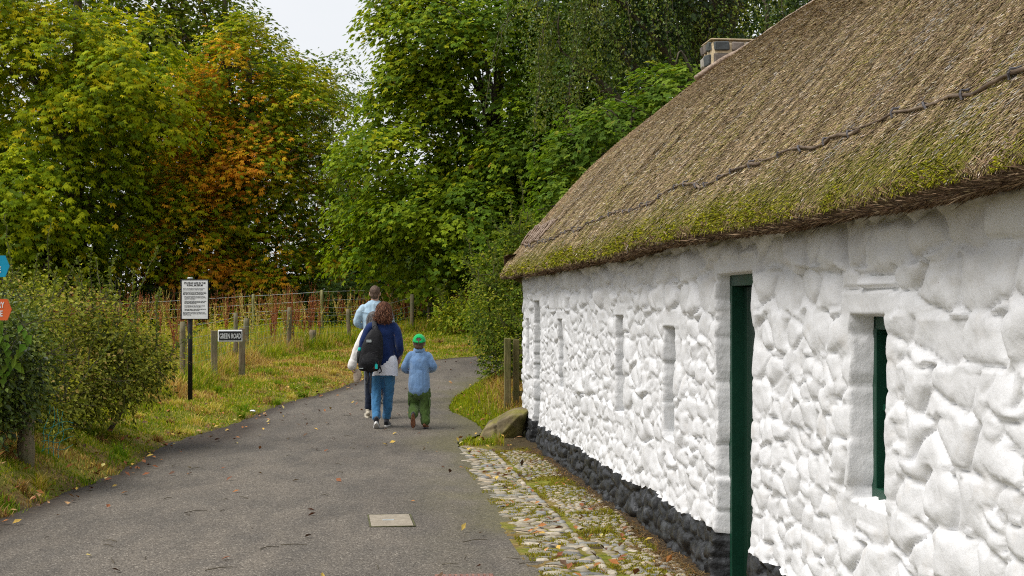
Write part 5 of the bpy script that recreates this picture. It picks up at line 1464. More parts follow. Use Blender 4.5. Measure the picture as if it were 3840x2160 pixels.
# ------------------------------------------------------------------ boulder
def boulder():
    import bmesh
    x0, y0 = -.115, 18.1; z0 = -.03
    bm = bmesh.new(); bmesh.ops.create_icosphere(bm, subdivisions=5, radius=1.0); me = bpy.data.meshes.new('boulder'); bm.to_mesh(me); bm.free()
    V = np.empty(len(me.vertices) * 3); me.vertices.foreach_get('co', V); V = V.reshape(-1, 3)
    # a slab-sided block: clip the ball by a few planes, then roughen
    planes = [((-.25, -1, .22), .62), ((-.85, -.75, .12), .66), ((-1, .1, .35), .70), ((-.28, -.1, 1), .50), ((.35, -.2, 1), .62), ((1, -.35, .1), .72), ((.45, -.9, -.35), .60), ((0, 1, .2), .7), ((.1, .2, -1), .62), ((-.6, -.3, .8), .62)]
    U = unit(V); rad = np.full(len(V), 1.0)
    for n, d in planes:
        n = np.array(n) / np.linalg.norm(n); c = U @ n; rad = np.where(c > .05, np.minimum(rad, d / np.maximum(c, .05)), rad)
    V = U * rad[:, None]
    V = V + U * (.045 * fbm(V[:, 0] * 3, V[:, 1] * 3, V[:, 2] * 3, octv=5, seed=300) + .05 * np.abs(fbm(V[:, 0] * 1.6 + 5, V[:, 1] * 1.6, V[:, 2] * 3.2, octv=2, seed=302)) + .012 * fbm(V[:, 0] * 12, V[:, 1] * 12, V[:, 2] * 12, seed=301))[:, None]
    cr = np.exp(-((V[:, 0] + .30 + .25 * V[:, 2]) / .05) ** 2) * smooth(.3, -.2, V[:, 1]); V = V - U * (cr * .11)[:, None]
    V = V * np.array([.39, .28, .34])
    a = R(-17); c, s = math.cos(a), math.sin(a); V = np.stack([V[:, 0] * c - V[:, 2] * -s * -1, V[:, 1], V[:, 0] * -s + V[:, 2] * c], 1)
    V[:, 2] += .165
    me.vertices.foreach_set('co', V.astype(np.float32).ravel()); me.polygons.foreach_set('use_smooth', np.ones(len(me.polygons), bool)); me.update()
    o = add('boulder', me, noise_mat('mossy_boulder', [(.28, (.06, .05, .03)), (.45, (.15, .12, .065)), (.6, (.22, .18, .10)), (.75, (.32, .28, .20))], 5, 8, .88, .6, 18, dist=.02, cols2=[(.3, (.09, .085, .018)), (.5, (.17, .155, .03)), (.7, (.24, .20, .06))], scale2=3.2))
    o.location = (x0, y0, z0); o.rotation_euler = (0, 0, R(8))
    tag(o, 'large mossy boulder lying at the corner of the cottage', 'boulder')
boulder()

# ------------------------------------------------------------------ covers set in the lane
def covers():
    x, y = -.935, 10.98; z = road_z(x, y)
    o = empty('inspection_cover', (x, y, z), R(7.5), 'pale square concrete inspection cover set in the asphalt', 'cover')
    mb = MB(); mb.box((0, 0, -.005), (.318, .60, .03), bev=.004); mb.build('slab', noise_mat('pale_concrete', [(.3, (.20, .17, .13)), (.55, (.275, .24, .185)), (.75, (.34, .30, .24))], 16, 8, .85, .5, 70, dist=.006), o)
    mb = MB()
    for a, b, w, h in ((0, -.309, .345, .012), (0, .309, .345, .012), (-.167, 0, .012, .606), (.167, 0, .012, .606)): mb.box((a, b, -.006), (w, h, .03))
    mb.build('frame', noise_mat('mossy_joint', [(.3, (.03, .03, .018)), (.6, (.10, .10, .04)), (.8, (.20, .20, .12))], 30, 5, .9, .3), o)
    mb = MB(); mb.box((-.02, 0, .0105), (.09, .045, .004), bev=.002); mb.build('marker_plate', M['wire'], o)
    x, y = -.285, 8.60; z = road_z(x, y)
    o = empty('drain_cover', (x, y, z), R(4), 'reddish drain cover cut off by the bottom edge of the picture', 'cover')
    mb = MB(); mb.box((0, 0, -.006), (.36, .30, .03), bev=.004); f = mb.build('frame', noise_mat('rusty_iron', [(.3, (.13, .06, .045)), (.55, (.24, .12, .09)), (.75, (.32, .19, .15))], 22, 7, .8, .4), o)
    mb = MB()
    for k in range(9): mb.box((-.14 + k * .035, 0, .011), (.02, .24, .008), bev=.002)
    mb.build('grating', noise_mat('worn_iron', [(.3, (.10, .06, .05)), (.7, (.22, .15, .12))], 22, 6, .6, .3), o)
covers()
def paper():
    x, y = -3.78, 20.75; z = gz(x, y) + .05
    V = rng.normal(0, 1, (40, 3)); V = unit(V) * np.array([.045, .05, .02]) * rng.uniform(.6, 1.1, (40, 1))
    import bmesh
    bm = bmesh.new(); [bm.verts.new(v) for v in V]; r = bmesh.ops.convex_hull(bm, input=bm.verts); me = bpy.data.meshes.new('paper_scrap'); bm.to_mesh(me); bm.free()
    o = add('paper_scrap', me, M['white_paint']); o.location = (x, y, z); tag(o, 'crumpled scrap of white paper on the grass verge', 'litter')
paper()
# ------------------------------------------------------------------ people
def ell(c, r, seg=16, rot=0.0):
    n = 9; a = np.linspace(-80, 80, n) * math.pi / 180
    P_ = np.stack([np.zeros(n), np.zeros(n), np.sin(a)], 1); V, F = loft(P_, np.cos(a), seg)
    V = V * np.array(r)
    if rot: V = V @ np.array([[1, 0, 0], [0, math.cos(rot), math.sin(rot)], [0, -math.sin(rot), math.cos(rot)]])
    return V + np.array(c), F
def cap(P_, r, seg=14, ref=(1, 0, 0), n=None):
    P_ = np.array(P_, float); r = np.array(r, float)
    if r.ndim == 0: r = np.full(len(P_), float(r))
    if r.ndim == 1: r = np.stack([r, r], 1)
    n = n or (len(P_) * 5)
    q = spline(np.concatenate([P_, r], 1), n)
    return loft(q[:, :3], np.maximum(q[:, 3:], .003), seg, ref, True, True)
def fuse(pieces, voxel, it=4, fold=0.0, fs=14, seed=0, crop=None, zs=.6):
    """one continuous surface out of overlapping closed shapes"""
    mb = MB()
    for V, F in pieces: mb.put(V, F)
    o = mb.build('tmp', None)
    md = o.modifiers.new('r', 'REMESH'); md.mode = 'VOXEL'; md.voxel_size = voxel
    sm = o.modifiers.new('s', 'SMOOTH'); sm.factor = .5; sm.iterations = it
    bpy.context.view_layer.update()
    me = bpy.data.meshes.new_from_object(o.evaluated_get(bpy.context.evaluated_depsgraph_get()))
    old = o.data; bpy.data.objects.remove(o); bpy.data.meshes.remove(old)
    n = len(me.vertices); V = np.empty(n * 3); me.vertices.foreach_get('co', V); V = V.reshape(-1, 3)
    if fold:
        N_ = np.empty(n * 3); me.vertex_normals.foreach_get('vector', N_); N_ = N_.reshape(-1, 3)
        f = fbm(V[:, 0] * fs, V[:, 1] * fs, V[:, 2] * fs * zs, octv=3, seed=seed); V = V + N_ * (fold * (np.abs(f) * 2 - .6))[:, None]
        me.vertices.foreach_set('co', V.astype(np.float32).ravel())
    if crop:
        import bmesh
        bm = bmesh.new(); bm.from_mesh(me)
        bmesh.ops.delete(bm, geom=[v for v in bm.verts if crop(v.co)], context='VERTS'); bm.to_mesh(me); bm.free()
    me.polygons.foreach_set('use_smooth', np.ones(len(me.polygons), bool)); me.update()
    return me

def hand_pieces(w, d, palm_n, k=1.0, curl=.6):
    """palm, four unequal bent fingers and a thumb leaving the side of the palm"""
    w = np.array(w, float); d = unit(np.array(d, float)); pn = np.array(palm_n, float); pn = unit(pn - d * (pn @ d)); s = np.cross(d, pn)
    out = [cap([w - d * .02 * k, w + d * .03 * k, w + d * .085 * k], np.array([(.024, .019), (.036, .015), (.038, .013)]) * k, 12, s)]
    for i, (o_, l) in enumerate(((-.030, .072), (-.010, .082), (.011, .076), (.030, .060))):
        a0 = w + d * .083 * k + s * o_ * k; c = curl * (1 + .12 * i)
        p1 = a0 + (d * math.cos(c * .5) + pn * math.sin(c * .5)) * l * .42 * k + s * o_ * .12 * k
        p2 = p1 + (d * math.cos(c * 1.2) + pn * math.sin(c * 1.2)) * l * .33 * k
        p3 = p2 + (d * math.cos(c * 1.8) + pn * math.sin(c * 1.8)) * l * .25 * k
        out.append(cap([a0 - d * .02 * k, a0, p1, p2, p3], np.array([.0085, .0088, .0082, .0076, .006]) * k, 8))
    t0 = w + d * .022 * k - s * .028 * k; t1 = t0 + (d * .6 - s * .75 + pn * .25) * .034 * k; t2 = t1 + (d * .85 - s * .25 + pn * .4) * .03 * k
    out.append(cap([t0, t1, t2], np.array([.0125, .0105, .008]) * k, 8))
    return out

def head_pieces(c, k=1.0, turn=0.0):
    c = np.array(c, float); cr, sr = math.cos(turn), math.sin(turn)
    def T(VF): V = VF[0]; return (np.stack([V[:, 0] * cr - V[:, 1] * sr, V[:, 0] * sr + V[:, 1] * cr, V[:, 2]], 1) * k + c, VF[1])
    return [T(ell((0, -.008, .022), (.076, .096, .092))), T(ell((0, .022, -.045), (.058, .070, .070))), T(ell((0, .075, -.088), (.026, .022, .022))),
            T(cap([(0, .086, .03), (0, .106, -.012), (0, .094, -.024)], [.010, .014, .012], 8)), T(ell((0, .086, .034), (.052, .016, .012))),
            T(ell((0, .088, -.056), (.024, .012, .008))), T(ell((0, .086, -.066), (.020, .012, .007))),
            T(ell((-.079, -.004, .0), (.012, .022, .034), rot=.2)), T(ell((.079, -.004, .0), (.012, .022, .034), rot=.2)),
            T(ell((.032, .088, .012), (.014, .010, .009))), T(ell((-.032, .088, .012), (.014, .010, .009)))]
def head_extras(c, k, turn, parent):
    cr, sr = math.cos(turn), math.sin(turn)
    for sx in (-.032, .032):
        mb = MB(); V, F = ell((0, 0, 0), (.0085, .006, .0075), 10); p = np.array([sx * cr - .0955 * sr, sx * sr + .0955 * cr, .012]) * k
        mb.put(V * k + p + np.array(c), F); mb.build('eye', M['ink'], parent, True)

def shoe(parent, ankle, yaw, pitch, upper, sole, k=1.0, thick=.028):
    """ankle = joint position; pitch > 0 lifts the heel and shows the sole behind"""
    cy, sy, cp, sp = math.cos(yaw), math.sin(yaw), math.cos(pitch), math.sin(pitch)
    def T(V):
        V = np.array(V, float) * k; y, z = V[:, 1] * cp + V[:, 2] * sp, -V[:, 1] * sp + V[:, 2] * cp
        x = V[:, 0]; return np.stack([x * cy - y * sy, x * sy + y * cy, z], 1) + np.array(ankle)
    rows = [(-.072, .018, .030, -.045), (-.060, .034, .046, -.036), (-.02, .036, .052, -.030), (.04, .038, .046, -.040), (.10, .045, .034, -.052), (.15, .044, .027, -.060), (.182, .030, .020, -.064), (.196, .012, .012, -.066)]
    q = spline(np.array(rows), 24); P_ = np.stack([0 * q[:, 0], q[:, 0], q[:, 3] - .002], 1); V, F = loft(P_, np.stack([q[:, 1], q[:, 2]], 1), 14, (1, 0, 0))
    V[:, 2] = np.maximum(V[:, 2], -.080); V2, F2 = loft([(0, -.02, -.03), (0, -.016, .012), (0, -.014, .045)], [(.037, .050), (.036, .044), (.038, .046)], 14, (1, 0, 0))
    mb = MB(); mb.put(T(V), F); mb.put(T(V2), F2); o = mb.build('shoe', upper, parent, True)
    ang = np.linspace(0, 2 * np.pi, 28, endpoint=False)
    yy = .062 + .137 * np.sin(ang); ww = np.interp(yy, [-.076, -.05, 0, .05, .11, .16, .2], [.024, .036, .036, .037, .047, .043, .014]) * np.cos(ang)
    ww = np.sign(np.cos(ang)) * np.abs(ww) ** 1.0
    top = np.stack([ww, yy, np.full(28, -.068)], 1); bot = np.stack([ww * .98, yy, np.full(28, -.068 - thick)], 1)
    mb = MB(); j = np.arange(28); j2 = (j + 1) % 28
    mb.put(T(np.concatenate([top, bot])), [np.stack([j, j2, j2 + 28, j + 28], 1), j[None, ::-1], j[None] + 28]); mb.build('sole', sole, o)

def strands(name, c, R_, n, tint, parent, length=.06, wav=.3, zlo=-9, ylim=.05, w=.005, down=.9):
    """hair locks on an ellipsoidal head of hair"""
    d = rand_unit(n * 3); d = d[(d[:, 1] < ylim) & (d[:, 2] > zlo)][:n]; P_ = np.array(c) + d * np.array(R_)
    dr = unit(np.stack([d[:, 0] * .2, d[:, 1] * .2, np.full(len(d), -down)], 1) + rand_unit(len(d)) * wav)
    V = kites(P_, dr, d, np.full(len(d), length) * rng.uniform(.5, 1.3, len(d)), np.full(len(d), w) * rng.uniform(.7, 1.4, len(d)), .5, .04, .05)
    return kite_mesh(name, V, pick(tint, [1] * len(tint), len(d), .25), M['litter'], parent)

def cloth(name, a, b, scale=60, bump=.25, rough=.9, sheen=.2, stretch=(1, 1, 1), lo=6):
    return noise_mat(name, [(.32, a), (.68, b)], lo, 7, rough, bump, scale, stretch, spec=.15, dist=.004, sheen=sheen)
M['skin'] = noise_mat('skin', [(.3, (.42, .24, .17)), (.7, (.52, .32, .24))], 12, 4, .55, .05, 80)
M['denim'] = cloth('blue_denim', (.030, .120, .255), (.060, .200, .38), 90, .3, lo=9, stretch=(1, 1, .5))
M['navy_knit'] = cloth('navy_knit', (.004, .014, .066), (.008, .025, .10), 130, .6, stretch=(1, 1, .7))
M['white_shirt'] = cloth('white_shirt', (.62, .63, .70), (.76, .77, .82), 40, .1)
M['cream_knit'] = cloth('cream_cardigan', (.58, .55, .52), (.72, .70, .67), 110, .4)
M['beige'] = cloth('beige_cuff', (.30, .23, .17), (.46, .38, .30), 60, .3)
M['dark_navy'] = cloth('dark_navy_trousers', (.006, .010, .024), (.012, .020, .042), 80, .2)
M['chambray'] = cloth('pale_chambray', (.27, .40, .52), (.40, .53, .63), 90, .25, lo=8)
M['fleece'] = cloth('blue_fleece', (.115, .215, .40), (.165, .285, .48), 70, .5, sheen=.5, lo=14)
M['green_twill'] = cloth('olive_green_twill', (.045, .085, .018), (.075, .125, .03), 60, .3, lo=8)
M['grey_trousers'] = cloth('grey_trousers', (.06, .062, .07), (.10, .10, .11), 70, .2)
M['cap_green'] = cloth('bright_green_cap', (.0, .30, .07), (.005, .40, .11), 90, .2)
M['shoe_dark'] = cloth('dark_shoe', (.012, .013, .018), (.035, .035, .045), 60, .2, .6)
M['shoe_white'] = noise_mat('white_rubber', [(.3, (.55, .54, .52)), (.7, (.72, .71, .69))], 20, 4, .6, .1)
M['shoe_cream'] = cloth('cream_canvas', (.46, .41, .32), (.58, .53, .43), 70, .2)
M['sole_brown'] = noise_mat('brown_rubber', [(.3, (.12, .05, .025)), (.7, (.20, .085, .04))], 25, 4, .7, .3)
M['bag_black'] = noise_mat('black_nylon', [(.3, (.006, .006, .007)), (.7, (.017, .017, .020))], 14, 6, .65, .3, 50, spec=.2)
M['bag_strap'] = noise_mat('black_webbing', [(.3, (.012, .012, .013)), (.7, (.03, .03, .033))], 60, 3, .7, .3, 90)
M['teal'] = noise_mat('teal_plastic_lid', [(.3, (.0, .36, .33)), (.7, (.01, .45, .41))], 10, 3, .4, .02)
M['maroon'] = noise_mat('maroon_patch', [(.3, (.07, .015, .012)), (.7, (.12, .03, .022))], 20, 4, .7, .2)
M['hair_lock'] = noise_mat('hair_mass', [(.3, (.035, .014, .009)), (.7, (.10, .042, .024))], 20, 5, .6, .5, 60, (1, 1, .25))
M['hair_grey'] = noise_mat('grey_hair', [(.3, (.05, .045, .042)), (.55, (.11, .10, .096)), (.75, (.28, .27, .265))], 18, 5, .5, .5, 70, (3, 3, .15))
M['hair_brown'] = noise_mat('short_brown_hair', [(.3, (.05, .03, .02)), (.7, (.14, .09, .062))], 40, 5, .7, .6, 120, (1, 1, .4))

def figure(name_label, X, Y, rz=0.0):
    z = float(zroad(Y)) + .012
    return empty('person', (X, Y, z), rz, name_label, 'person')

# --- woman with the rucksack
def woman_navy():
    o = figure('woman in navy jumper and blue jeans carrying a black rucksack on one shoulder', -1.717, 18.84)
    hd = (.015, .01, 1.535)
    eL, wL, eR, wR = (-.262, -.05, 1.09), (-.275, .03, .875), (.235, -.04, 1.07), (.205, .13, .87)
    body = head_pieces(hd, .98, .05) + [cap([(0, -.01, 1.32), (.01, 0, 1.44)], [.056, .05]),
        cap([(0, 0, .86), (0, 0, .98), (0, 0, 1.10), (0, 0, 1.24), (0, -.005, 1.345)], [(.155, .10), (.148, .10), (.125, .088), (.145, .10), (.12, .07)], 18),
        cap([(-.15, -.005, 1.35), eL, wL], [.048, .036, .026]), cap([(.15, -.005, 1.35), eR, wR], [.048, .036, .026]),
        cap([(-.082, 0, .86), (-.085, .05, .48), (-.065, -.11, .115)], [.075, .05, .036]), cap([(.082, 0, .86), (.07, .11, .475), (.04, .17, .09)], [.075, .05, .036])]
    body += hand_pieces(wL, (-.05, .05, -1), (.9, .3, 0), .95, .8) + hand_pieces(wR, (-.25, .4, -.85), (-.8, .3, 0), .95, .8)
    add('body', fuse(body, .006, 3), M['skin'], o); head_extras(hd, .98, .05, o)
    jeans = [cap([(0, 0, .96), (0, -.012, .86), (0, -.01, .80)], [(.150, .112), (.172, .128), (.168, .122)], 18),
             cap([(-.085, -.008, .82), (-.088, .05, .50), (-.082, -.03, .27), (-.072, -.10, .155)], [(.097, .104), (.074, .078), (.066, .068), (.060, .062)]),
             cap([(.085, -.008, .82), (.075, .10, .49), (.058, .13, .28), (.045, .155, .145)], [(.097, .104), (.074, .078), (.066, .068), (.060, .062)])]
    add('jeans', fuse(jeans, .010, 5, .012, 13, 401), M['denim'], o)
    shirt = [cap([(.035, -.008, .62), (.032, -.012, .74), (.03, -.010, .90), (.02, 0, 1.0)], [(.176, .136), (.178, .138), (.170, .129), (.13, .10)], 18)]
    add('shirt_tail', fuse(shirt, .010, 4, .006, 15, 402, crop=lambda v: v.z < .705 - .09 * abs(v.x - .03) or v.y > .09), M['white_shirt'], o)
    mb = MB(); V, F = loft([(.01, -.004, 1.378), (.012, -.004, 1.408), (.013, -.008, 1.44)], [(.092, .080), (.080, .070), (.072, .064)], 20); mb.put(V, F); mb.build('collar', M['white_shirt'], o, True)
    top = [cap([(.012, -.006, .885), (.01, -.004, 1.01), (.004, 0, 1.16), (0, -.004, 1.27), (0, -.008, 1.345)], [(.181, .142), (.165, .130), (.158, .118), (.168, .118), (.142, .088)], 20),
           cap([(0, -.008, 1.34), (.006, -.008, 1.395)], [(.12, .082), (.075, .064)], 18),
           cap([(-.145, -.008, 1.345), (-.20, -.02, 1.27), eL, (-.276, .01, .925)], [.066, .062, .052, .038]), cap([(.145, -.008, 1.345), (.20, -.02, 1.26), eR, (.213, .09, .925)], [.066, .062, .054, .040])]
    add('jumper', fuse(top, .010, 4, .009, 10, 403), M['navy_knit'], o)
    c = np.array([.02, -.012, 1.555])
    hair = [ell(c + [0, 0, .02], (.096, .112, .108)), ell(c + [0, -.03, -.055], (.122, .088, .10)), ell(c + [-.06, -.035, -.10], (.062, .06, .072)), ell(c + [.065, -.035, -.11], (.062, .06, .075)), ell(c + [0, -.06, -.095], (.085, .05, .07))]
    me = fuse(hair, .008, 2, .017, 26, 404, crop=lambda v: v.y > .055 and v.z < 1.60)
    h = add('hair', me, M['hair_lock'], o)
    tint = [(.17, .068, .035), (.10, .040, .022), (.26, .115, .06), (.06, .026, .015)]
    strands('lock', c + [0, -.008, .022], (.099, .116, .112), 900, tint, h, .055, .45, -.2)
    strands('lock', c + [0, -.03, -.06], (.126, .094, .105), 1300, tint, h, .05, .75, -.95)
    shoe(o, (-.068, -.115, .128), .06, R(32), M['shoe_dark'], M['shoe_white'], .95, .034)
    shoe(o, (.042, .165, .092), -.05, R(2), M['shoe_dark'], M['shoe_white'], .95, .030)
    return o
woman_navy()

def rucksack():
    x0, y0 = -1.717 - .145, 18.84 - .235; z0 = float(zroad(18.84)) + .012
    o = empty('backpack', (x0, y0, z0 + .77), 0, 'black rucksack with a teal tag hanging on the shoulder of the woman in navy', 'backpack')
    lean = .085
    def L_(z): return lean * z / .55
    secs = [(0.0, .105, .070), (.03, .135, .092), (.10, .150, .100), (.22, .150, .102), (.34, .136, .094), (.45, .108, .074), (.52, .070, .052), (.55, .035, .03)]
    q = spline(np.array([(L_(z) - .01, 0, z, a, b) for z, a, b in secs]), 26)
    a = np.linspace(0, 2 * np.pi, 28, endpoint=False); ex = .72
    ca, sa = np.sign(np.cos(a)) * np.abs(np.cos(a)) ** ex, np.sign(np.sin(a)) * np.abs(np.sin(a)) ** ex
    V = np.stack([q[:, None, 0] + ca * q[:, None, 3], q[:, None, 1] + sa * q[:, None, 4], np.repeat(q[:, 2:3], 28, 1)], -1).reshape(-1, 3)
    V = V + unit(V - [0.03, 0, .27]) * (fbm(V[:, 0] * 14, V[:, 1] * 14, V[:, 2] * 10, seed=420) * .010)[:, None]
    n = len(q); i = (np.arange(n - 1)[:, None] * 28); j = np.arange(28)[None]; j2 = (j + 1) % 28
    mb = MB(); mb.put(V, [np.stack([i + j, i + j2, i + 28 + j2, i + 28 + j], -1).reshape(-1, 4), np.arange(28)[None, ::-1], np.arange(28)[None] + (n - 1) * 28]); mb.build('main_bag', M['bag_black'], o, True)
    pk = [cap([(.0, -.075, .045), (.012, -.092, .12), (.02, -.080, .24)], [(.105, .030), (.118, .034), (.085, .022)], 16)]
    add('front_pocket', fuse(pk, .008, 4, .005, 16, 421), M['bag_black'], o)
    mb = MB()
    for k in range(4):
        z = .13 + .065 * k; w = .095 - .012 * k
        mb.tube([(L_(z) - w, -.100 + .01 * k, z), (L_(z), -.118 + .012 * k, z + .03), (L_(z) + w, -.100 + .01 * k, z + .062)], .003, 5); mb.tube([(L_(z) + w, -.100 + .01 * k, z), (L_(z), -.118 + .012 * k, z + .032), (L_(z) - w, -.100 + .01 * k, z + .062)], .003, 5)
    mb.build('elastic_cord', M['bag_strap'], o)
    mb = MB(); t = np.linspace(0, math.pi, 12); mb.tube(np.stack([.075 + .035 * np.cos(t), -.02 + 0 * t, .535 + .062 * np.sin(t)], 1), np.stack([np.full(12, .007), np.full(12, .013)], 1), 8); mb.build('grab_handle', M['bag_strap'], o, True)
    def webbing(P_, w, name='strap', th=.006):
        mb = MB(); q = spline(np.array(P_, float), 22); V, F = loft(q, np.tile([w / 2, th], (22, 1)), 10, (1, 0, 0)); mb.put(V, F); mb.build(name, M['bag_strap'], o, True)
    webbing([(.075, -.02, .50), (.055, .075, .60), (.045, .175, .655), (.040, .235, .665), (.035, .315, .61), (.03, .345, .48), (.0, .33, .33), (-.13, .20, .17), (-.125, .05, .06)], .062, th=.010)
    webbing([(-.02, -.04, .02), (-.015, -.06, -.10), (-.035, -.055, -.18)], .022); webbing([(.025, -.05, .02), (.02, -.07, -.15), (.018, -.068, -.29)], .026); webbing([(.13, -.02, .07), (.155, -.03, .0), (.125, -.05, -.03)], .016)
    mb = MB(); mb.box((-.10, -.088, .035), (.055, .006, .012), rz=-.25); mb.build('reflective_strip', M['wire'], o); mb = MB(); mb.box((.0, -.098, .39), (.066, .006, .034), rz=0.0, bev=.002); mb.build('badge', M['wire'], o)
    mb = MB(); mb.put(*cap([(.078, -.086, .045), (.092, -.088, .12)], [(.035, .02), (.040, .022)], 14)); mb.build('corner_patch', M['maroon'], o, True)
    mb = MB(); mb.box((.098, -.118, .058), (.036, .006, .058), bev=.002); mb.tube([(.098, -.118, .085), (.092, -.112, .115)], .0025, 5); mb.build('luggage_tag', M['teal'], o)
    b = empty('water_bottle', (x0 - .135, y0 - .01, z0 + .77 + .10), 0, 'water bottle with a teal lid in the side pocket of the black rucksack', 'bottle')
    mb = MB(); mb.tube([(0, 0, 0), (0, 0, .14), (.004, 0, .165)], [.030, .030, .018], 14); mb.build('flask', M['bag_strap'], b, True)
    mb = MB(); mb.tube([(.004, 0, .160), (.004, 0, .172), (.005, 0, .198), (.006, 0, .204)], [.022, .024, .023, .014], 14); mb.build('lid', M['teal'], b, True)
rucksack()

# --- woman in the cream cardigan
def woman_cream():
    o = figure('grey haired woman in cream cardigan and dark trousers, half hidden by the woman in navy', -1.90, 20.0, R(4))
    hd = (-.05, .02, 1.375)
    eL, wL, eR, wR = (-.275, -.05, .975), (-.345, -.06, .755), (.20, .02, .97), (.19, .16, .80)
    body = head_pieces(hd, .95, .25) + [cap([(-.02, 0, 1.17), (-.045, .005, 1.29)], [.054, .048]),
        cap([(0, 0, .76), (0, 0, .88), (0, 0, 1.0), (-.01, 0, 1.12), (-.015, 0, 1.205)], [(.150, .105), (.150, .105), (.135, .098), (.140, .10), (.115, .07)], 18),
        cap([(-.15, 0, 1.21), eL, wL], [.046, .036, .026]), cap([(.13, 0, 1.21), eR, wR], [.046, .036, .026]),
        cap([(-.08, 0, .76), (-.10, .06, .42), (-.125, .07, .09)], [.074, .05, .036]), cap([(.08, 0, .76), (.12, .05, .42), (.15, -.10, .13)], [.074, .05, .036])]
    body += hand_pieces(wL, (.08, .05, -1), (.9, .3, 0), .92, .9) + hand_pieces(wR, (-.2, .5, -.8), (-.8, .3, 0), .92, .9)
    add('body', fuse(body, .006, 3), M['skin'], o); head_extras(hd, .95, .25, o)
    tr = [cap([(0, 0, .88), (0, 0, .75)], [(.158, .118), (.166, .124)], 18), cap([(-.082, 0, .76), (-.10, .055, .43), (-.12, .065, .16)], [(.092, .10), (.070, .074), (.058, .060)]), cap([(.082, 0, .76), (.12, .045, .43), (.148, -.075, .17)], [(.092, .10), (.070, .074), (.058, .060)])]
    add('trousers', fuse(tr, .010, 4, .010, 12, 411), M['dark_navy'], o)
    car = [cap([(0, 0, .74), (0, 0, .88), (0, 0, 1.02), (-.01, 0, 1.13), (-.015, -.002, 1.215)], [(.180, .142), (.178, .138), (.168, .128), (.170, .122), (.135, .088)], 20), cap([(-.015, 0, 1.20), (-.03, 0, 1.262)], [(.11, .08), (.072, .064)], 16),
           cap([(-.145, 0, 1.21), (-.20, -.01, 1.13), eL, (-.335, -.058, .80)], [.072, .070, .064, .054]), cap([(.13, 0, 1.21), (.18, 0, 1.13), eR, (.192, .13, .84)], [.074, .074, .068, .060])]
    add('cardigan', fuse(car, .010, 4, .011, 9, 412), M['cream_knit'], o)
    mb = MB(); mb.put(*cap([(-.334, -.058, .80), (-.345, -.06, .745)], [.060, .064], 16)); mb.build('cuff', M['cream_knit'], o, True)
    # patterned cloth bag held low in the left hand
    c = np.array([-.05, .01, 1.39])
    hair = [ell(c + [0, 0, .018], (.092, .106, .105)), ell(c + [0, -.03, -.05], (.098, .078, .085)), ell(c + [-.05, .0, -.06], (.05, .07, .07)), ell(c + [.05, .0, -.06], (.05, .07, .07))]
    h = add('hair', fuse(hair, .008, 4, .004, 20, 413, crop=lambda v: v.y > .06 and v.z < 1.42), M['hair_grey'], o)
    strands('lock', c + [0, -.01, .016], (.094, .108, .107), 700, [(.09, .08, .075), (.22, .21, .205), (.05, .044, .04)], h, .07, .12, -.5, w=.0045)
    shoe(o, (-.128, .075, .098), .12, R(0), M['shoe_cream'], M['shoe_cream'], .93, .034)
    shoe(o, (.155, -.105, .15), -.15, R(48), M['shoe_cream'], M['sole_brown'], .93, .026)
    b = empty('cloth_bag', (-1.90 - .30, 20.0 - .085, float(zroad(20)) + .60), R(4), 'small patterned beige bag in the hand of the woman in the cream cardigan', 'bag')
    pc = [cap([(.03, 0, -.045), (.035, 0, .03), (.03, 0, .085)], [(.050, .024), (.062, .028), (.045, .016)], 16)]
    add('pouch', fuse(pc, .007, 3, .006, 18, 414), M['beige'], b)
    mb = MB(); t = np.linspace(0, math.pi, 12); mb.tube(np.stack([.03 + .035 * np.cos(t), 0 * t, .09 + .075 * np.sin(t)], 1), .004, 6); mb.build('strap', M['bag_strap'], b, True)
woman_cream()

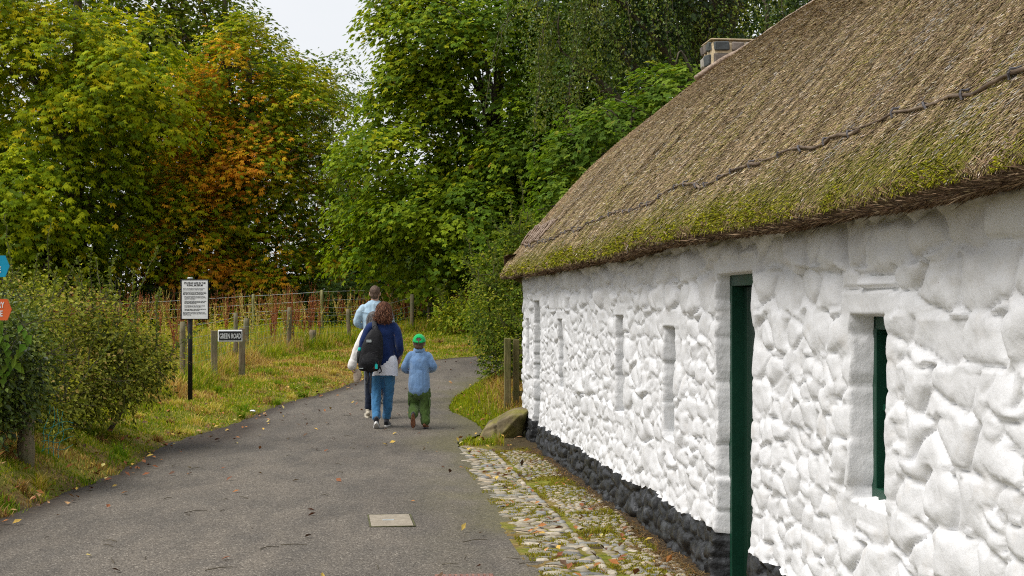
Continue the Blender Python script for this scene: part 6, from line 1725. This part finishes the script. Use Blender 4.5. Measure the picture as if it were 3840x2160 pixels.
# --- man ahead in the pale shirt
def man():
    o = figure('tall short haired man in pale blue denim shirt walking ahead of the two women', -2.15, 22.2)
    hd = (.01, .02, 1.70)
    eL, wL, eR, wR = (-.262, .0, 1.235), (-.10, .24, 1.16), (.262, .0, 1.235), (.10, .24, 1.16)
    body = head_pieces(hd, 1.04, -.12) + [cap([(0, -.01, 1.46), (.008, .005, 1.60)], [.064, .058]),
        cap([(0, 0, .92), (0, 0, 1.06), (0, 0, 1.2), (0, 0, 1.36), (0, -.005, 1.49)], [(.150, .105), (.142, .10), (.150, .105), (.170, .115), (.14, .08)], 18),
        cap([(-.185, -.005, 1.475), eL, wL], [.054, .042, .030]), cap([(.185, -.005, 1.475), eR, wR], [.054, .042, .030]),
        cap([(-.09, 0, .93), (-.095, .07, .51), (-.09, .04, .09)], [.082, .056, .042]), cap([(.09, 0, .93), (.095, .05, .51), (.09, -.14, .13)], [.082, .056, .042])]
    body += hand_pieces(wL, (.7, .6, .2), (.3, -.2, 1), 1.05, .8) + hand_pieces(wR, (-.7, .6, .2), (-.3, -.2, 1), 1.05, .8)
    add('body', fuse(body, .0065, 3), M['skin'], o); head_extras(hd, 1.04, -.12, o)
    tr = [cap([(0, 0, 1.02), (0, 0, .92)], [(.162, .115), (.170, .122)], 18), cap([(-.09, 0, .92), (-.095, .06, .52), (-.092, .03, .13)], [(.098, .105), (.078, .08), (.064, .066)]), cap([(.09, 0, .92), (.095, .04, .52), (.09, -.11, .17)], [(.098, .105), (.078, .08), (.064, .066)])]
    add('trousers', fuse(tr, .011, 4, .010, 11, 431), M['grey_trousers'], o)
    sh = [cap([(0, -.004, .90), (0, -.004, 1.04), (0, 0, 1.2), (0, -.004, 1.36), (0, -.01, 1.49)], [(.182, .135), (.178, .132), (.180, .128), (.194, .130), (.160, .092)], 20), cap([(0, -.01, 1.48), (.005, -.004, 1.55)], [(.13, .088), (.080, .072)], 18),
          cap([(-.178, -.008, 1.472), (-.235, -.012, 1.37), eL, (-.15, .17, 1.185)], [.070, .066, .057, .046]), cap([(.178, -.008, 1.472), (.235, -.012, 1.37), eR, (.15, .17, 1.185)], [.070, .066, .057, .046])]
    s_ = add('shirt', fuse(sh, .010, 4, .011, 11, 432), M['chambray'], o)
    mb = MB(); V, F = loft([(.004, -.006, 1.525), (.006, -.005, 1.555), (.007, -.003, 1.585)], [(.088, .080), (.079, .073), (.074, .068)], 20); mb.put(V, F); mb.build('collar', M['chambray'], s_, True)
    t = np.linspace(-.185, .185, 14); mb = MB(); mb.tube(np.stack([t, -.008 - .130 * np.sqrt(np.clip(1 - (t / .205) ** 2, 0, 1)), 1.405 + .02 * (t / .18) ** 2], 1), .0045, 6); mb.build('yoke_seam', M['chambray'], s_, True)
    c = np.array([.01, .012, 1.715])
    hair = [ell(c + [0, -.006, .022], (.086, .106, .100)), ell(c + [0, -.05, -.035], (.072, .054, .062))]
    add('hair', fuse(hair, .008, 2, .004, 40, 433, crop=lambda v: (v.y > .05 and v.z < 1.755) or (abs(v.x) > .066 and v.z < 1.69)), M['hair_brown'], o)
    shoe(o, (-.092, .035, .10), .05, 0, M['shoe_dark'], M['shoe_white'], 1.08); shoe(o, (.09, -.15, .145), -.05, R(30), M['shoe_dark'], M['shoe_white'], 1.08)
man()

# --- boy in the green cap
def boy():
    o = figure('boy in bright green cap, blue fleece and olive trousers walking beside the women', -1.222, 18.72)
    hd = (.0, .01, 1.125)
    eL, wL, eR, wR = (-.200, .0, .795), (-.125, .16, .735), (.196, .0, .815), (.125, .16, .75)
    body = head_pieces(hd, .92, 0) + [cap([(0, -.005, .95), (0, 0, 1.04)], [.046, .042]),
        cap([(0, 0, .52), (0, 0, .64), (0, 0, .76), (0, 0, .88), (0, 0, .965)], [(.112, .082), (.108, .08), (.105, .078), (.110, .08), (.09, .055)], 18),
        cap([(-.12, 0, .965), eL, wL], [.036, .029, .022]), cap([(.12, 0, .965), eR, wR], [.036, .029, .022]),
        cap([(-.062, 0, .53), (-.065, .09, .31), (-.072, -.10, .175)], [.058, .042, .031]), cap([(.062, 0, .53), (.07, .03, .29), (.072, -.005, .075)], [.058, .042, .031])]
    body += hand_pieces(wL, (.5, .7, .1), (.2, -.2, 1), .74, .9) + hand_pieces(wR, (-.5, .7, .1), (-.2, -.2, 1), .74, .9)
    add('body', fuse(body, .0055, 3), M['skin'], o); head_extras(hd, .92, 0, o)
    tr = [cap([(0, 0, .58), (0, -.004, .50)], [(.128, .10), (.134, .105)], 18), cap([(-.068, 0, .50), (-.074, .07, .33), (-.076, -.03, .225), (-.074, -.075, .185)], [(.080, .085), (.073, .076), (.068, .07), (.062, .064)]), cap([(.068, 0, .50), (.078, .03, .30), (.080, .008, .17), (.078, 0, .10)], [(.080, .085), (.074, .076), (.070, .07), (.066, .068)])]
    t = add('trousers', fuse(tr, .009, 3, .017, 15, 441), M['green_twill'], o)
    for c_ in ((.142, -.01, .345), (-.138, .03, .365)): mb = MB(); mb.box(c_, (.02, .085, .105), bev=.008); mb.build('cargo_pocket', M['green_twill'], t)
    fl = [cap([(0, -.004, .545), (0, -.004, .66), (0, 0, .78), (0, -.004, .90), (0, -.006, .972)], [(.150, .118), (.146, .116), (.138, .108), (.136, .102), (.105, .072)], 20), cap([(0, -.006, .965), (0, -.004, 1.04)], [(.088, .070), (.070, .062)], 16),
          cap([(-.118, -.004, .965), (-.158, -.006, .89), eL, (-.15, .12, .752)], [.055, .053, .047, .039]), cap([(.118, -.004, .965), (.158, -.006, .89), eR, (.15, .12, .768)], [.055, .053, .047, .039])]
    f = add('fleece', fuse(fl, .009, 4, .010, 10, 442), M['fleece'], o)
    mb = MB(); V, F = loft([(0, -.004, 1.005), (0, -.003, 1.035), (0, -.002, 1.062)], [(.076, .069), (.074, .067), (.076, .069)], 20); mb.put(V, F); mb.build('collar', M['fleece'], f, True)
    mb = MB(); mb.tube([(-.018, -.114, .912), (-.004, -.117, .918), (.006, -.117, .910), (.022, -.115, .924)], .0022, 4); mb.build('stitched_mark', M['maroon'], f, True)
    c = np.array([0, .005, 1.135])
    hair = [ell(c + [0, -.008, .012], (.080, .098, .090)), ell(c + [0, -.05, -.045], (.066, .045, .05))]
    add('hair', fuse(hair, .007, 2, .006, 45, 443, crop=lambda v: (v.y > .04 and v.z < 1.17) or (abs(v.x) > .060 and v.z < 1.115)), M['hair_brown'], o)
    # cap: domed crown with an arched opening and strap at the back, peak in front
    n, m_ = 14, 40
    th = np.linspace(0, 1, n)[:, None] * R(88); ph = np.linspace(0, 2 * np.pi, m_, endpoint=False)[None]
    V = np.stack([.089 * np.sin(th) * np.cos(ph), .106 * np.sin(th) * np.sin(ph), .108 * np.cos(th) + 0 * ph], -1)
    V[..., 2] -= .018 * (np.sin(ph) < 0) * np.abs(np.sin(ph)) ** 3 * (th / R(88)) ** 3
    i = (np.arange(n - 1)[:, None] * m_); j = np.arange(m_)[None]; j2 = (j + 1) % m_
    Q = np.stack([i + j, i + m_ + j, i + m_ + j2, i + j2], -1).reshape(-1, 4)
    Vf = V.reshape(-1, 3); cen = Vf[Q].mean(1)
    hole = (cen[:, 1] < -.05) & ((cen[:, 0] / .036) ** 2 + ((cen[:, 2] - .028) / .030) ** 2 < 1) & (cen[:, 2] > .018)
    cp = empty('cap', tuple(c + np.array([0, 0, .012]))); cp.parent = o; cp.empty_display_size = .1
    ob = add('crown', raw_mesh('crown', Vf, Q[~hole], smooth_sh=True), M['cap_green'], cp)
    sd = ob.modifiers.new('t', 'SOLIDIFY'); sd.thickness = .004
    a = np.linspace(R(200), R(340), 14)
    mb = MB(); pk = []
    for r_, dz in ((.098, -.002), (.175, -.018)):
        aa = np.linspace(R(35), R(145), 16); pk.append(np.stack([(.090 if r_ < .1 else .084) * np.cos(aa), .02 + r_ * np.sin(aa), dz - .012 * np.cos(aa) ** 2], 1))
    pk = np.concatenate([np.concatenate(pk), np.concatenate(pk) - [0, 0, .004]]); j = np.arange(15)
    mb.put(pk, [np.concatenate([np.stack([j, j + 1, j + 17, j + 16], 1), np.stack([j + 32, j + 48, j + 49, j + 33], 1), np.stack([j + 16, j + 17, j + 49, j + 48], 1)])]); mb.build('peak', M['cap_green'], cp, True)
    mb = MB(); mb.tube([(0, 0, .106), (0, 0, .112)], [.008, .005], 8); mb.build('button', M['cap_green'], cp, True)
    shoe(o, (-.074, -.105, .178), .10, R(78), M['shoe_dark'], M['sole_brown'], .74, .026)
    shoe(o, (.078, .0, .076), -.12, R(4), M['sole_brown'], M['shoe_dark'], .74, .022)
boy()
# ------------------------------------------------------------------ sky, sun, camera
W = bpy.data.worlds.new('World'); S.world = W; W.use_nodes = True
nt = W.node_tree; nt.nodes.clear(); N, L = nt.nodes, nt.links
SUN_EL, SUN_AZ = R(56), R(-108)          # azimuth measured from +Y (view direction) toward +X
out = N.new('ShaderNodeOutputWorld'); bg1 = N.new('ShaderNodeBackground'); bg2 = N.new('ShaderNodeBackground'); mx = N.new('ShaderNodeMixShader')
sky = N.new('ShaderNodeTexSky'); sky.sky_type = 'NISHITA'; sky.sun_disc = False; sky.sun_elevation = SUN_EL; sky.sun_rotation = SUN_AZ
sky.air_density = 1.3; sky.dust_density = 4.0
L.new(sky.outputs[0], bg1.inputs['Color']); bg1.inputs['Strength'].default_value = .10
tc = N.new('ShaderNodeTexCoord'); mp = N.new('ShaderNodeMapping'); mp.inputs['Scale'].default_value = (1, 1, 2.5); L.new(tc.outputs['Generated'], mp.inputs[0])
n = N.new('ShaderNodeTexNoise'); n.inputs['Scale'].default_value = 2.2; n.inputs['Detail'].default_value = 6; L.new(mp.outputs[0], n.inputs['Vector'])
r = N.new('ShaderNodeValToRGB'); e = r.color_ramp.elements; e[0].position = .3; e[0].color = (.84, .86, .90, 1); e[1].position = .7; e[1].color = (.97, .975, .985, 1)
L.new(n.outputs[0], r.inputs[0]); L.new(r.outputs[0], bg2.inputs['Color']); bg2.inputs['Strength'].default_value = .63
mx.inputs[0].default_value = .86
L.new(bg1.outputs[0], mx.inputs[1]); L.new(bg2.outputs[0], mx.inputs[2]); L.new(mx.outputs[0], out.inputs['Surface'])

ld = bpy.data.lights.new('sun', 'SUN'); ld.energy = 2.2; ld.angle = R(36); ld.color = (1.0, .965, .91)
sun = bpy.data.objects.new('sun', ld); COL.objects.link(sun)
dv = Vector((math.sin(SUN_AZ) * math.cos(SUN_EL), math.cos(SUN_AZ) * math.cos(SUN_EL), math.sin(SUN_EL)))
sun.rotation_euler = dv.to_track_quat('Z', 'Y').to_euler(); sun.location = (-8, 5, 30)

cd = bpy.data.cameras.new('camera'); cam = bpy.data.objects.new('camera', cd); COL.objects.link(cam)
cam.location = (0, 0, CAM_Z); cam.rotation_euler = (R(90), 0, 0)
cd.sensor_width = 36; cd.lens = 50; cd.shift_y = 80 / 3840; cd.clip_start = .05; cd.clip_end = 2000
S.camera = cam
S.view_settings.view_transform = 'Standard'; S.view_settings.look = 'None'; S.view_settings.gamma = 1; S.view_settings.exposure = .74
S.render.engine = 'CYCLES'
S.cycles.max_bounces = 7; S.cycles.diffuse_bounces = 4; S.cycles.transmission_bounces = 4; S.cycles.glossy_bounces = 2
S.cycles.use_denoising = False; S.cycles.sample_clamp_indirect = 6
S.cycles.use_adaptive_sampling = True; S.cycles.adaptive_threshold = .012
S.cycles.pixel_filter_type = 'BLACKMAN_HARRIS'; S.cycles.filter_width = 1.1
